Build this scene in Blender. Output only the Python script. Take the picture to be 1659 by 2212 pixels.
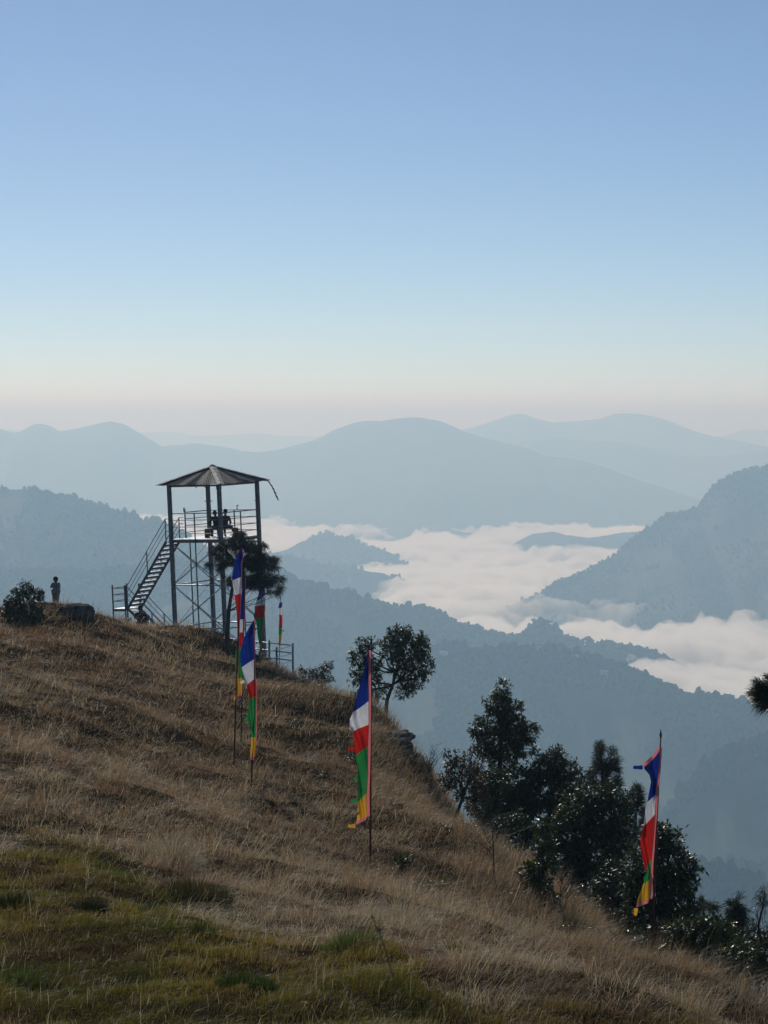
import bpy, bmesh, math, random
import numpy as np
from mathutils import Vector, Matrix

# ---------------------------------------------------------------- clear
for o in list(bpy.data.objects):
    bpy.data.objects.remove(o)
S = bpy.context.scene
COL = S.collection
R = math.radians

# ---------------------------------------------------------------- camera
FPX, CX, CY, HORIZON = 4922.0, 829.5, 1106.0, 900.0      # photograph measured at 1659 x 2212
PITCH = math.atan((CY - HORIZON) / FPX)
cam_data = bpy.data.cameras.new('camera')
cam = bpy.data.objects.new('camera', cam_data)
COL.objects.link(cam)
cam_data.sensor_fit = 'VERTICAL'
cam_data.sensor_height = 36.0
cam_data.lens = FPX / 2212.0 * 36.0
cam_data.clip_start = 0.5
cam_data.clip_end = 120000
cam.location = (0, 0, 0)
cam.rotation_euler = (math.pi / 2 - PITCH, 0, 0)
S.camera = cam

# ---------------------------------------------------------------- sky, sun, exposure
SUN_EL, SUN_AZ = R(30), R(-14)          # azimuth from +Y, negative = to the left
world = bpy.data.worlds.new('World')
S.world = world
world.use_nodes = True
wn = world.node_tree.nodes
wl = world.node_tree.links
wn.clear()
sky_node = wn.new('ShaderNodeTexSky')
sky_node.sky_type = 'NISHITA'
sky_node.sun_disc = False
sky_node.sun_elevation = SUN_EL
sky_node.sun_rotation = SUN_AZ
sky_node.altitude = 1800
sky_node.air_density = 0.8
sky_node.dust_density = 0.3
sky_node.ozone_density = 3.0
bg = wn.new('ShaderNodeBackground')
bg.inputs['Strength'].default_value = 0.098
wo = wn.new('ShaderNodeOutputWorld')
wl.new(sky_node.outputs[0], bg.inputs[0])
wl.new(bg.outputs[0], wo.inputs[0])

sun_data = bpy.data.lights.new('sun', 'SUN')
sun_data.energy = 3.3
sun_data.angle = R(0.53)
sun_data.color = (1.0, 0.962, 0.86)
sun = bpy.data.objects.new('sun', sun_data)
COL.objects.link(sun)
sdir = Vector((math.cos(SUN_EL) * math.sin(SUN_AZ), math.cos(SUN_EL) * math.cos(SUN_AZ), math.sin(SUN_EL)))
sun.rotation_euler = (-sdir).to_track_quat('-Z', 'Y').to_euler()
sun.location = (0, 0, 60)

vs = S.view_settings
vs.view_transform = 'Standard'
vs.look = 'None'
vs.exposure = -0.42
vs.gamma = 1.0
vs.use_curve_mapping = False
S.cycles.use_denoising = True
S.cycles.denoising_input_passes = 'RGB_ALBEDO_NORMAL'
S.cycles.denoising_prefilter = 'ACCURATE'
S.cycles.volume_bounces = 8
S.cycles.max_bounces = 10
S.cycles.transparent_max_bounces = 12
HAZE_DENSITY = 2.2e-4

# ---------------------------------------------------------------- helpers
rng = np.random.default_rng(7)
random.seed(7)

def ray(px, py):
    xr, yr = (px - CX) / FPX, (CY - py) / FPX
    return Vector((xr, math.cos(PITCH) + yr * math.sin(PITCH), -math.sin(PITCH) + yr * math.cos(PITCH)))

def at(px, py, Y):
    d = ray(px, py)
    return d * (Y / d.y)

def atS(sx, sy, Y):            # full-size photograph pixels
    return at(sx / 1.8228, sy / 1.8228, Y)

def hash2(ix, iy, seed):
    h = (ix.astype(np.int64) * 374761393 + iy.astype(np.int64) * 668265263 + seed * 974634777) & 0x7fffffff
    h = ((h ^ (h >> 13)) * 1274126177) & 0x7fffffff
    h = (h ^ (h >> 16)) & 0xffff
    return h / 65535.0

def vnoise(x, y, seed=0):
    x = np.asarray(x, float); y = np.asarray(y, float)
    ix, iy = np.floor(x), np.floor(y)
    fx, fy = x - ix, y - iy
    fx = fx * fx * fx * (fx * (fx * 6 - 15) + 10); fy = fy * fy * fy * (fy * (fy * 6 - 15) + 10)
    a, b = hash2(ix, iy, seed), hash2(ix + 1, iy, seed)
    c, d = hash2(ix, iy + 1, seed), hash2(ix + 1, iy + 1, seed)
    return (a + (b - a) * fx) * (1 - fy) + (c + (d - c) * fx) * fy

def fbm(x, y, seed=0, octv=4, gain=0.5):
    s, a, n = 0, 1, 0
    for k in range(octv):
        s = s + a * (vnoise(x * 2 ** k + 17.3 * k, y * 2 ** k - 9.1 * k, seed + k) * 2 - 1)
        n += a; a *= gain
    return s / n

def np_mesh(name, verts, faces=None, tris=None, smooth=False):
    """verts (n,3); faces = (m,k) int array (all the same size)"""
    verts = np.asarray(verts, np.float32)
    f = np.asarray(faces if faces is not None else tris, np.int32)
    me = bpy.data.meshes.new(name)
    me.vertices.add(len(verts)); me.vertices.foreach_set('co', verts.ravel())
    m, k = f.shape
    me.loops.add(m * k); me.loops.foreach_set('vertex_index', f.ravel())
    me.polygons.add(m)
    me.polygons.foreach_set('loop_start', np.arange(m, dtype=np.int32) * k)
    me.polygons.foreach_set('loop_total', np.full(m, k, np.int32))
    me.polygons.foreach_set('use_smooth', np.full(m, smooth, bool))
    me.update(calc_edges=True)
    return me

def set_col(me, name, rgb):                 # per-vertex colour
    a = me.color_attributes.new(name, 'FLOAT_COLOR', 'POINT')
    c = np.ones((len(me.vertices), 4), np.float32); c[:, :3] = rgb
    a.data.foreach_set('color', c.ravel())

def obj(name, me, mat=None, parent=None, loc=None, label=None, cat=None, group=None, kind=None):
    o = bpy.data.objects.new(name, me)
    COL.objects.link(o)
    if mat is not None and me is not None and len(me.materials) == 0:
        me.materials.append(mat)
    if parent is not None: o.parent = parent
    if loc is not None: o.location = loc
    if label: o['label'] = label
    if cat: o['category'] = cat
    if group: o['group'] = group
    if kind: o['kind'] = kind
    return o

def empty(name, loc, label, cat, group=None, rot=(0, 0, 0)):
    o = obj(name, None, None, None, loc, label, cat, group)
    o.rotation_euler = rot
    o.empty_display_size = 0.2
    return o

def grid_faces(nu, nv):
    i = np.arange(nu * nv).reshape(nu, nv)
    return np.stack([i[:-1, :-1], i[1:, :-1], i[1:, 1:], i[:-1, 1:]], -1).reshape(-1, 4)

# ---------------------------------------------------------------- materials
def new_mat(name):
    m = bpy.data.materials.new(name); m.use_nodes = True
    nt = m.node_tree; nt.nodes.clear()
    out = nt.nodes.new('ShaderNodeOutputMaterial')
    return m, nt.nodes, nt.links, out

def mat_plain(name, col, rough=0.6, metal=0.0, var=0.25, scale=6.0, bump=0.0, col2=None, spec=0.5):
    m, n, l, out = new_mat(name)
    p = n.new('ShaderNodeBsdfPrincipled')
    p.inputs['Roughness'].default_value = rough
    p.inputs['Metallic'].default_value = metal
    p.inputs['Specular IOR Level'].default_value = spec
    tc = n.new('ShaderNodeTexCoord')
    t = n.new('ShaderNodeTexNoise'); t.inputs['Scale'].default_value = scale; t.inputs['Detail'].default_value = 5
    l.new(tc.outputs['Object'], t.inputs['Vector'])
    mx = n.new('ShaderNodeMix'); mx.data_type = 'RGBA'
    c2 = col2 if col2 else tuple(c * (1 - var) for c in col)
    mx.inputs[6].default_value = (*c2, 1); mx.inputs[7].default_value = (*[min(1, c * (1 + var * .5)) for c in col], 1)
    rp = n.new('ShaderNodeMapRange'); rp.inputs[1].default_value = .35; rp.inputs[2].default_value = .65
    l.new(t.outputs['Fac'], rp.inputs[0]); l.new(rp.outputs[0], mx.inputs[0])
    l.new(mx.outputs[2], p.inputs['Base Color'])
    if bump:
        b = n.new('ShaderNodeBump'); b.inputs['Strength'].default_value = bump; b.inputs['Distance'].default_value = .05
        l.new(t.outputs['Fac'], b.inputs['Height']); l.new(b.outputs[0], p.inputs['Normal'])
    l.new(p.outputs[0], out.inputs['Surface'])
    return m

def mat_leaf(name, attr='col', col=None, transl=0.4, rough=0.45, spec=0.4, tcol=(1, 1, 1)):
    """thin leaf / blade / cloth: reflecting and letting light through"""
    m, n, l, out = new_mat(name)
    p = n.new('ShaderNodeBsdfPrincipled')
    p.inputs['Roughness'].default_value = rough
    p.inputs['Specular IOR Level'].default_value = spec
    tr = n.new('ShaderNodeBsdfTranslucent')
    if col is None:
        a = n.new('ShaderNodeAttribute'); a.attribute_name = attr; src = a.outputs['Color']
    else:
        tc = n.new('ShaderNodeTexCoord'); t = n.new('ShaderNodeTexNoise')
        t.inputs['Scale'].default_value = 9; t.inputs['Detail'].default_value = 4
        l.new(tc.outputs['Object'], t.inputs['Vector'])
        mx0 = n.new('ShaderNodeMix'); mx0.data_type = 'RGBA'
        mx0.inputs[6].default_value = (*[c * .72 for c in col], 1); mx0.inputs[7].default_value = (*[min(1, c * 1.1) for c in col], 1)
        l.new(t.outputs['Fac'], mx0.inputs[0]); src = mx0.outputs[2]
    l.new(src, p.inputs['Base Color'])
    mu = n.new('ShaderNodeMix'); mu.data_type = 'RGBA'; mu.blend_type = 'MULTIPLY'; mu.inputs[0].default_value = 1
    mu.inputs[7].default_value = (*tcol, 1)
    l.new(src, mu.inputs[6]); l.new(mu.outputs[2], tr.inputs['Color'])
    ms = n.new('ShaderNodeMixShader'); ms.inputs[0].default_value = transl
    l.new(p.outputs[0], ms.inputs[1]); l.new(tr.outputs[0], ms.inputs[2])
    l.new(ms.outputs[0], out.inputs['Surface'])
    return m

def mat_noise3(name, cols, scale, rough=0.9, bump=0.0, bdist=1.0, detail=8, spec=0.1):
    m, n, l, out = new_mat(name)
    p = n.new('ShaderNodeBsdfPrincipled'); p.inputs['Roughness'].default_value = rough
    p.inputs['Specular IOR Level'].default_value = spec
    tc = n.new('ShaderNodeTexCoord'); t = n.new('ShaderNodeTexNoise')
    t.inputs['Scale'].default_value = scale; t.inputs['Detail'].default_value = detail; t.inputs['Roughness'].default_value = .65
    l.new(tc.outputs['Object'], t.inputs['Vector'])
    r = n.new('ShaderNodeValToRGB')
    r.color_ramp.elements[0].position = .35; r.color_ramp.elements[1].position = .68
    r.color_ramp.elements[0].color = (*cols[0], 1); r.color_ramp.elements[1].color = (*cols[-1], 1)
    if len(cols) == 3:
        e = r.color_ramp.elements.new(.5); e.color = (*cols[1], 1)
    l.new(t.outputs['Fac'], r.inputs[0]); l.new(r.outputs[0], p.inputs['Base Color'])
    if bump:
        b = n.new('ShaderNodeBump'); b.inputs['Strength'].default_value = bump; b.inputs['Distance'].default_value = bdist
        l.new(t.outputs['Fac'], b.inputs['Height']); l.new(b.outputs[0], p.inputs['Normal'])
    l.new(p.outputs[0], out.inputs['Surface'])
    return m

M = {}
M['forest_hill'] = mat_noise3('forest_hill', [(.048, .064, .034), (.074, .084, .046), (.125, .115, .07)], .006, bump=.6, bdist=8)
M['far_hill'] = mat_noise3('far_hill', [(.035, .045, .025), (.05, .058, .032), (.07, .07, .042)], .0016, bump=.5, bdist=20)
M['far_leaf'] = mat_noise3('far_leaf', [(.044, .062, .030), (.066, .082, .040), (.092, .098, .05)], .02)
M['valley'] = mat_noise3('valley', [(.05, .06, .03), (.09, .085, .05), (.12, .1, .07)], .002)
M['soil'] = mat_noise3('soil', [(.022, .015, .008), (.040, .028, .015), (.065, .046, .026)], 4.0, bump=.9, bdist=.08, rough=1.0, spec=0.0)

# ---------------------------------------------------------------- far setting: valley floor, ridges, fog, haze
FLOOR, BOX = -1250.0, 42000.0
v = np.array([[-40000, -9000, FLOOR], [40000, -9000, FLOOR], [40000, 40000, FLOOR], [-40000, 40000, FLOOR]], float)
obj('ground', np_mesh('ground', v, [[0, 1, 2, 3]]), M['valley'], kind='structure')

def interp(px, pts):
    p = np.array(pts, float)
    t = np.interp(px, p[:, 0], p[:, 1])
    k = np.ones(5) / 5
    return np.convolve(np.pad(t, 2, mode='edge'), k, mode='valid')

RIDGES = {}
def ridge(key, pts, dist, slope_f, slope_b, amp, lam, seed, mat, n=520, m=90, rough=(0, 1), x0=None, x1=None, floor=FLOOR - 20, tail=0):
    """a mountain ridge: crest line given where it is seen, at its own distance, with spurs and gullies on both flanks"""
    p0 = pts[0][0] if x0 is None else x0; p1 = pts[-1][0] if x1 is None else x1
    px = np.linspace(p0, p1, n)
    py = interp(px, pts)
    D = np.interp(px, [d[0] for d in dist], [d[1] for d in dist])
    X = (px - CX) / FPX * D * 1.0
    dz = np.array([at(a, b, d).z for a, b, d in zip(px, py, D)])
    dz = dz + rough[0] * fbm(X / rough[1], X * 0, seed + 50, 5, .6)
    Hf, Hb = (dz.max() - floor) / slope_f * 1.25, (dz.max() - floor) / slope_b * 1.25
    vv = np.concatenate([-(np.linspace(1, 0, m) ** 1.7)[:-1] * Hf, (np.linspace(0, 1, m // 2) ** 1.7) * Hb])
    XX, VV = np.meshgrid(X, vv, indexing='ij')
    ZC = np.repeat(dz[:, None], len(vv), 1); DD = np.repeat(D[:, None], len(vv), 1)
    a = np.abs(VV)
    slope = np.where(VV < 0, slope_f, slope_b)
    g = fbm(XX / lam + .35 * fbm(XX / lam, VV / lam, seed + 3), VV / (lam * 2.2), seed, 5, .55)
    spur = 1 - np.abs(fbm(XX / (lam * 1.6) + VV / (lam * 5), VV / (lam * 4), seed + 9, 3)) * 2
    w = 1 - np.exp(-a / (lam * .45))
    Z = ZC - a * slope * (1 - .18 * g * w) + amp * w * (g * .75 + spur * .4 - .5)
    # rounded crest
    Z = np.minimum(Z, ZC - (a * slope) ** 2 / (a * slope + amp * .35 + 1e-6) * .9 + 0)
    Z = np.maximum(Z, floor)
    me = np_mesh(key, np.stack([XX, DD + VV, Z], -1).reshape(-1, 3), grid_faces(n, len(vv)), smooth=True)
    o = obj('hill', me, mat, kind='structure')
    RIDGES[key] = (XX, DD + VV, Z)
    return o

B, FH = M['far_hill'], M['forest_hill']
# farthest pale ridges
ridge('h1', [(-900, 950), (-300, 925), (100, 930), (310, 935), (350, 932), (380, 933), (420, 943), (500, 941), (560, 938), (600, 944), (680, 946), (760, 940), (900, 950), (1200, 945), (1570, 941), (1590, 932), (1615, 925), (1640, 930), (1659, 931), (1800, 940), (2500, 920)],
      [(0, 19500)], .25, .25, 160, 1500, 11, B, rough=(25, 900))
ridge('h2', [(850, 1010), (940, 960), (1000, 931), (1030, 922), (1060, 911), (1100, 897), (1122, 892), (1150, 901), (1190, 912), (1240, 909), (1290, 906), (1330, 894), (1355, 891), (1385, 893), (1420, 901), (1450, 909), (1480, 922), (1530, 938), (1580, 950), (1659, 966), (1800, 975), (2100, 930), (2500, 960)],
      [(0, 14200)], .3, .3, 130, 1100, 12, B, rough=(16, 500))
ridge('h3', [(980, 1040), (1050, 985), (1130, 956), (1200, 948), (1280, 956), (1330, 956), (1400, 968), (1450, 984), (1500, 989), (1560, 982), (1659, 968), (1760, 955), (2000, 985), (2400, 950)],
      [(0, 12600)], .3, .3, 110, 900, 13, B, rough=(14, 400))
# the broad main mountain and the two humps left of it
ridge('h4', [(-900, 930), (-500, 960), (-200, 915), (0, 926), (35, 937), (60, 922), (85, 912), (110, 918), (130, 931), (165, 930), (190, 920), (240, 912), (275, 918), (300, 932), (325, 946), (350, 963), (400, 960), (430, 958), (470, 965), (560, 978), (600, 970), (640, 962), (670, 956), (700, 942), (730, 925), (760, 915), (800, 910), (830, 909), (860, 905), (905, 904), (940, 909), (960, 915), (1000, 932), (1050, 949), (1100, 961), (1140, 968), (1180, 984), (1230, 990), (1290, 1003), (1340, 1020), (1400, 1042), (1460, 1062), (1520, 1082), (1600, 1120), (1700, 1160)],
      [(0, 10800), (700, 10600), (1700, 9800)], .205, .3, 70, 620, 14, B, n=800, rough=(10, 160))
# islands in the fog
ridge('h5', [(1080, 1200), (1120, 1166), (1150, 1156), (1190, 1151), (1230, 1158), (1270, 1162), (1310, 1158), (1345, 1150), (1380, 1150), (1450, 1152), (1560, 1190)],
      [(0, 7700)], .35, .35, 40, 320, 15, B, n=260, rough=(12, 90))
ridge('h6', [(300, 1260), (420, 1215), (520, 1200), (590, 1190), (620, 1186), (650, 1168), (680, 1160), (705, 1158), (730, 1161), (760, 1170), (800, 1183), (840, 1197), (870, 1212), (930, 1260)],
      [(0, 6900)], .33, .4, 40, 300, 16, FH, n=300, rough=(10, 80))
ridge('h7', [(350, 1290), (480, 1240), (580, 1204), (640, 1208), (700, 1226), (740, 1228), (780, 1228), (830, 1240), (870, 1255), (905, 1270), (960, 1310)],
      [(0, 6000)], .33, .4, 35, 260, 17, FH, n=300, rough=(10, 70))
# the high slope on the right
ridge('h8', [(1010, 1400), (1045, 1362), (1068, 1336), (1090, 1318), (1130, 1300), (1160, 1288), (1200, 1262), (1240, 1247), (1290, 1222), (1330, 1200), (1352, 1178), (1380, 1158), (1400, 1142), (1420, 1126), (1445, 1111), (1480, 1106), (1508, 1098), (1520, 1075), (1540, 1052), (1570, 1032), (1600, 1020), (1630, 1013), (1659, 1009), (1750, 990), (1950, 985), (2300, 960)],
      [(1000, 5100), (1070, 5150), (1659, 5800), (2300, 6100)], .36, .4, 45, 330, 18, FH, n=600, rough=(5, 60))
# the hill at the left
ridge('h9', [(-800, 980), (-400, 1040), (-150, 1040), (0, 1055), (50, 1056), (100, 1064), (150, 1073), (200, 1085), (250, 1102), (300, 1118), (335, 1122), (370, 1136), (400, 1152), (440, 1178), (500, 1212), (560, 1238), (640, 1300)],
      [(-800, 4900), (0, 4700), (640, 4500)], .30, .4, 45, 300, 19, FH, n=520, rough=(8, 60))
# the near forested ridge that runs right across, with the pointed knoll
ridge('h10', [(-500, 1230), (-100, 1230), (200, 1240), (420, 1215), (520, 1222), (600, 1238), (640, 1254), (690, 1272), (740, 1284), (780, 1297), (830, 1309), (870, 1318), (910, 1320), (940, 1318), (965, 1334), (1000, 1354), (1040, 1369), (1075, 1378), (1110, 1383), (1130, 1376), (1145, 1360), (1158, 1350), (1180, 1349), (1200, 1360), (1225, 1378), (1250, 1390), (1290, 1397), (1330, 1396), (1370, 1404), (1410, 1412), (1440, 1426), (1470, 1440), (1520, 1480), (1600, 1540)],
      [(-500, 3900), (600, 3900), (1100, 4150), (1600, 4000)], .33, .45, 38, 260, 20, FH, n=760, m=120, rough=(5, 40))
ridge('h11', [(700, 1500), (850, 1425), (980, 1395), (1100, 1392), (1200, 1404), (1300, 1430), (1400, 1466), (1440, 1482), (1490, 1503), (1530, 1507), (1560, 1513), (1600, 1522), (1659, 1548), (1800, 1600), (2200, 1600)],
      [(700, 3300), (1300, 3350), (1659, 3250), (2200, 3000)], .36, .45, 34, 220, 21, FH, n=640, m=120, rough=(5, 40))
# nearer wooded slopes low on the right
ridge('h12', [(1150, 2150), (1300, 1960), (1400, 1830), (1470, 1740), (1500, 1692), (1530, 1663), (1570, 1634), (1610, 1614), (1659, 1600), (1800, 1560), (2300, 1500)],
      [(1150, 2500), (1659, 2700), (2300, 2700)], .5, .5, 20, 140, 22, FH, n=420, rough=(4, 30))
ridge('h13', [(1100, 2200), (1350, 1990), (1450, 1920), (1500, 1886), (1550, 1878), (1590, 1890), (1659, 1922), (1800, 1990), (2100, 2100)],
      [(1100, 1900), (1659, 2000), (2100, 2000)], .6, .5, 10, 80, 23, FH, n=360, rough=(2, 20))

# tree cover on the nearer ridges (far-off wood that reads as one mass)
ico = bmesh.new(); bmesh.ops.create_icosphere(ico, subdivisions=1, radius=1)
ico.verts.ensure_lookup_table()
ICO_V = np.array([v.co[:] for v in ico.verts]); ICO_F = np.array([[v.index for v in f.verts] for f in ico.faces]); ico.free()

def wood(key, count, size, label, band=None, seed=0, crest_share=.3, wild=.35):
    XX, YY, ZZ = RIDGES[key]
    r = np.random.default_rng(seed)
    nu, nv = XX.shape
    ncr = int(count * crest_share)
    ci = nv - len(range(nv)) // 3 if False else int(np.argmin(np.abs(YY[nu // 2] - YY[nu // 2][np.argmax(ZZ[nu // 2])])))
    # choose a place on the ridge mesh: u along, v across (front flank)
    u = r.uniform(0, nu - 1.001, count * 3); vrow = r.uniform(0, 1, count * 3) ** .8 * (ci - .01)
    u2 = r.uniform(0, nu - 1.001, ncr); v2 = np.clip(ci + r.normal(0, 1.5, ncr), 0, nv - 1.01)
    u = np.concatenate([u2, u]); vrow = np.concatenate([v2, vrow])
    iu, iv = u.astype(int), vrow.astype(int); fu, fv = u - iu, vrow - iv
    def samp(A):
        return (A[iu, iv] * (1 - fu) + A[iu + 1, iv] * fu) * (1 - fv) + (A[iu, iv + 1] * (1 - fu) + A[iu + 1, iv + 1] * fu) * fv
    P = np.stack([samp(XX), samp(YY), samp(ZZ)], -1)
    px = CX + FPX * P[:, 0] / P[:, 1]; dep = -P[:, 2] / P[:, 1]
    dens = fbm(P[:, 0] / 160, P[:, 1] / 160, seed, 3)
    ok = (px > -250) & (px < 1900) & (P[:, 2] > -900) & (dep < .28) & ((dens > -.25) | (np.arange(len(P)) < ncr) & (dens > -.35))
    P = P[ok][:count]
    k = len(P)
    s = size * r.lognormal(0, wild, k)
    sc = np.stack([s * r.uniform(.7, 1.1, k), s * r.uniform(.7, 1.1, k), s * r.uniform(.8, 1.5, k)], -1) * .5
    q = r.normal(size=(k, 4)); q /= np.linalg.norm(q, axis=1, keepdims=True)
    a_, b_, c_, d_ = q.T
    ROT = np.stack([1-2*(c_*c_+d_*d_), 2*(b_*c_-a_*d_), 2*(b_*d_+a_*c_), 2*(b_*c_+a_*d_), 1-2*(b_*b_+d_*d_), 2*(c_*d_-a_*b_), 2*(b_*d_-a_*c_), 2*(c_*d_+a_*b_), 1-2*(b_*b_+c_*c_)], -1).reshape(k, 3, 3)
    V = np.einsum('kij,vj->kvi', ROT, ICO_V) * (1 + r.uniform(-.22, .22, (k, len(ICO_V), 1))) * sc[:, None, :] + P[:, None, :] + np.array([0, 0, 1]) * (sc[:, 2:3] * .75)[:, None, :]
    F = ICO_F[None] + (np.arange(k) * len(ICO_V))[:, None, None]
    obj('forest', np_mesh('forest', V.reshape(-1, 3), F.reshape(-1, 3)), M['far_leaf'], label=label, cat='forest', kind='stuff')

wood('h10', 12500, 6.6, 'hazy wood covering the middle ridge with the pointed knoll', seed=1, crest_share=.12)
wood('h11', 12500, 6.3, 'hazy wood on the ridge descending to the right below the fog', seed=2, crest_share=.12)
wood('h9', 8000, 5.5, 'blue hazy wood along the hill at the left behind the tower', seed=3, crest_share=.15)
wood('h8', 8000, 4.8, 'blue hazy wood on the high slope at the right', seed=4, crest_share=.15)
wood('h12', 5000, 8, 'hazy wood on the nearer slope at the right edge', seed=5, crest_share=.1)
wood('h13', 4000, 7, 'wooded low spur at the lower right edge', seed=6, crest_share=.1)
wood('h6', 2500, 7, 'tree cover on the upper hill rising out of the fog', seed=7, crest_share=.2)
wood('h7', 2500, 7, 'tree cover on the lower hill rising out of the fog', seed=8, crest_share=.2)

# sea of fog filling the valley: a closed body of dense air with a billowing top
nx, ny = 420, 420
fx = np.linspace(-2600, 3400, nx); fy = np.linspace(3000, 10800, ny)
FX, FY = np.meshgrid(fx, fy, indexing='ij')
FOG_Z = -446
wx = FX + 120 * fbm(FX / 350, FY / 500, 37, 3); wy = FY + 160 * fbm(FX / 350 + 5, FY / 500, 38, 3)
fz = FOG_Z + 30 * fbm(FX / 900, FY / 1200, 31, 3) + 50 * ((1 - np.abs(fbm(wx / 230, wy / 400, 33, 5)) * 2.2) - .45) + 20 * (1 - np.abs(fbm(wx / 62, wy / 110, 35, 4)) * 2) - 8
edge = np.minimum(np.minimum(FX - fx[0], fx[-1] - FX), np.minimum(FY - fy[0], fy[-1] - FY))
fz = fz - 500 * np.clip(1 - edge / 500, 0, 1) ** 2
top = np.stack([FX, FY, fz], -1).reshape(-1, 3)
bot = np.stack([FX, FY, np.full_like(FX, FLOOR + 30)], -1).reshape(-1, 3)
tf = grid_faces(nx, ny); nb = nx * ny
idx = np.arange(nb).reshape(nx, ny)
def skirt(a): return np.stack([a[:-1], a[:-1] + nb, a[1:] + nb, a[1:]], -1)
sides = np.concatenate([skirt(idx[:, 0][::-1])[:, ::-1][:, ::-1], skirt(idx[-1, :][::-1]), skirt(idx[:, -1]), skirt(idx[0, :])])
FOG_ME = np_mesh('fog', np.concatenate([top, bot]), np.concatenate([tf, tf[:, ::-1] + nb, sides]), smooth=True)
bmf = bmesh.new(); bmf.from_mesh(FOG_ME); bmesh.ops.recalc_face_normals(bmf, faces=bmf.faces); bmf.to_mesh(FOG_ME); bmf.free()
def vol_mat(name, col, dens, aniso, keep=1.0):
    m, n, l, out = new_mat(name)
    pv = n.new('ShaderNodeVolumePrincipled')
    pv.inputs['Color'].default_value = (*col, 1); pv.inputs['Density'].default_value = dens
    pv.inputs['Anisotropy'].default_value = aniso
    pv.inputs['Absorption Color'].default_value = (keep, keep, keep, 1)
    l.new(pv.outputs[0], out.inputs['Volume'])
    return m
obj('fog', FOG_ME, vol_mat('fog_air', (1, .99, .96), .022, .5, 0.0), label='white sea of fog filling the valley between the ridges', cat='fog', kind='stuff')

# the hazy air itself
hb = np.array([[x, y, z] for z in (FLOOR - 30, 95) for y in (-BOX / 4, BOX) for x in (-BOX, BOX)], float)
hf = [[0, 2, 3, 1], [4, 5, 7, 6], [0, 1, 5, 4], [2, 6, 7, 3], [0, 4, 6, 2], [1, 3, 7, 5]]
obj('haze', np_mesh('haze', hb, hf), vol_mat('haze_air', (.49, .745, .96), HAZE_DENSITY, .36, 1.0), label='thin pale blue haze in the mountain air', cat='haze', kind='stuff')
# ---------------------------------------------------------------- the grassy hill in front
CP = []
def cp(px, py, Y): 
    p = at(px, py, Y); CP.append((p.x, p.y, p.z))
def cw(x, y, z): CP.append((x, y, z))
cw(0, 0, -1.65); cw(-8, 0, -1.4); cw(9, 0, -3.2); cw(0, -30, -1.0); cw(-20, -20, -1); cw(25, -20, -6)
for a in [(0, 2212, 22), (415, 2212, 21.5), (830, 2212, 21), (1240, 2212, 22), (1659, 2212, 24),
          (0, 1900, 31), (250, 1950, 30), (500, 2000, 30), (830, 2050, 31), (1150, 2120, 29),
          (0, 1640, 46), (250, 1680, 46), (0, 1480, 62), (250, 1510, 62), (0, 1382, 76), (250, 1410, 77),
          (0, 1311, 90), (110, 1303, 92), (210, 1313, 94), (300, 1352, 99), (340, 1366, 103), (379, 1376, 106), (379, 1410, 94), (379, 1470, 80),
          (545, 1712, 55), (505, 1652, 60), (420, 1590, 63), (420, 1700, 52),
          (799, 1898, 44), (700, 1800, 50), (640, 1650, 66), (560, 1560, 75), (560, 1490, 88), (470, 1430, 96), (640, 1535, 88),
          (470, 1420, 107), (540, 1434, 108), (585, 1456, 106), (632, 1484, 104),
          (720, 1520, 94), (770, 1528, 90), (830, 1520, 82), (870, 1530, 78), (905, 1600, 72), (930, 1690, 68), (800, 1720, 60), (740, 1640, 74), (590, 1490, 82), (650, 1512, 81), (720, 1528, 82),
          (950, 1745, 63), (985, 1820, 58), (1100, 1842, 53), (1140, 1858, 52), (1000, 1900, 46), (1250, 2005, 46), (1310, 2062, 43), (1250, 2070, 38), (1405, 2115, 41), (1659, 2125, 37)]:
    cp(*a)
# beyond the skyline the ground drops away
for px, Y, z in [(-30, 100, -10.5), (110, 103, -11.5), (210, 106, -12.5), (300, 116, -13.5), (379, 122, -16), (470, 122, -17), (566, 122, -19),
                 (640, 118, -19.5), (740, 108, -19), (850, 100, -18), (960, 90, -19.5), (1000, 80, -18.5), (1080, 68, -17), (1200, 66, -18), (1300, 60, -17), (1500, 56, -18), (1700, 54, -19),
                 (1000, 120, -44), (1300, 90, -36), (1600, 80, -36), (600, 160, -45), (100, 150, -32), (-300, 140, -25), (-300, 60, -6), (-600, 100, -14), (1500, 130, -70), (2300, 70, -45), (2300, 30, -16),
                 (300, 220, -90), (900, 220, -115), (1600, 220, -140), (-400, 220, -80)]:
    cw((px - CX) / FPX * Y, Y, z)
CP = np.array(CP)
def tps(r2): return .5 * r2 * np.log(r2 + 1e-9)
_n = len(CP); SC = 40.0
_A = np.zeros((_n + 3, _n + 3)); _p = CP[:, :2] / SC
_d2 = ((_p[:, None] - _p[None]) ** 2).sum(-1)
_A[:_n, :_n] = tps(_d2) + np.eye(_n) * 0.0035
_A[:_n, _n] = 1; _A[:_n, _n + 1:] = _p; _A[_n, :_n] = 1; _A[_n + 1:, :_n] = _p.T
_w = np.linalg.solve(_A, np.concatenate([CP[:, 2], np.zeros(3)]))
def base_h(x, y):
    sh = np.shape(x); q = np.stack([np.ravel(x), np.ravel(y)], -1) / SC
    out = np.empty(len(q))
    for i in range(0, len(q), 40000):
        b = q[i:i + 40000]
        d2 = ((b[:, None] - _p[None]) ** 2).sum(-1)
        out[i:i + 40000] = tps(d2) @ _w[:_n] + _w[_n] + b @ _w[_n + 1:]
    return out.reshape(sh)
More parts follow.
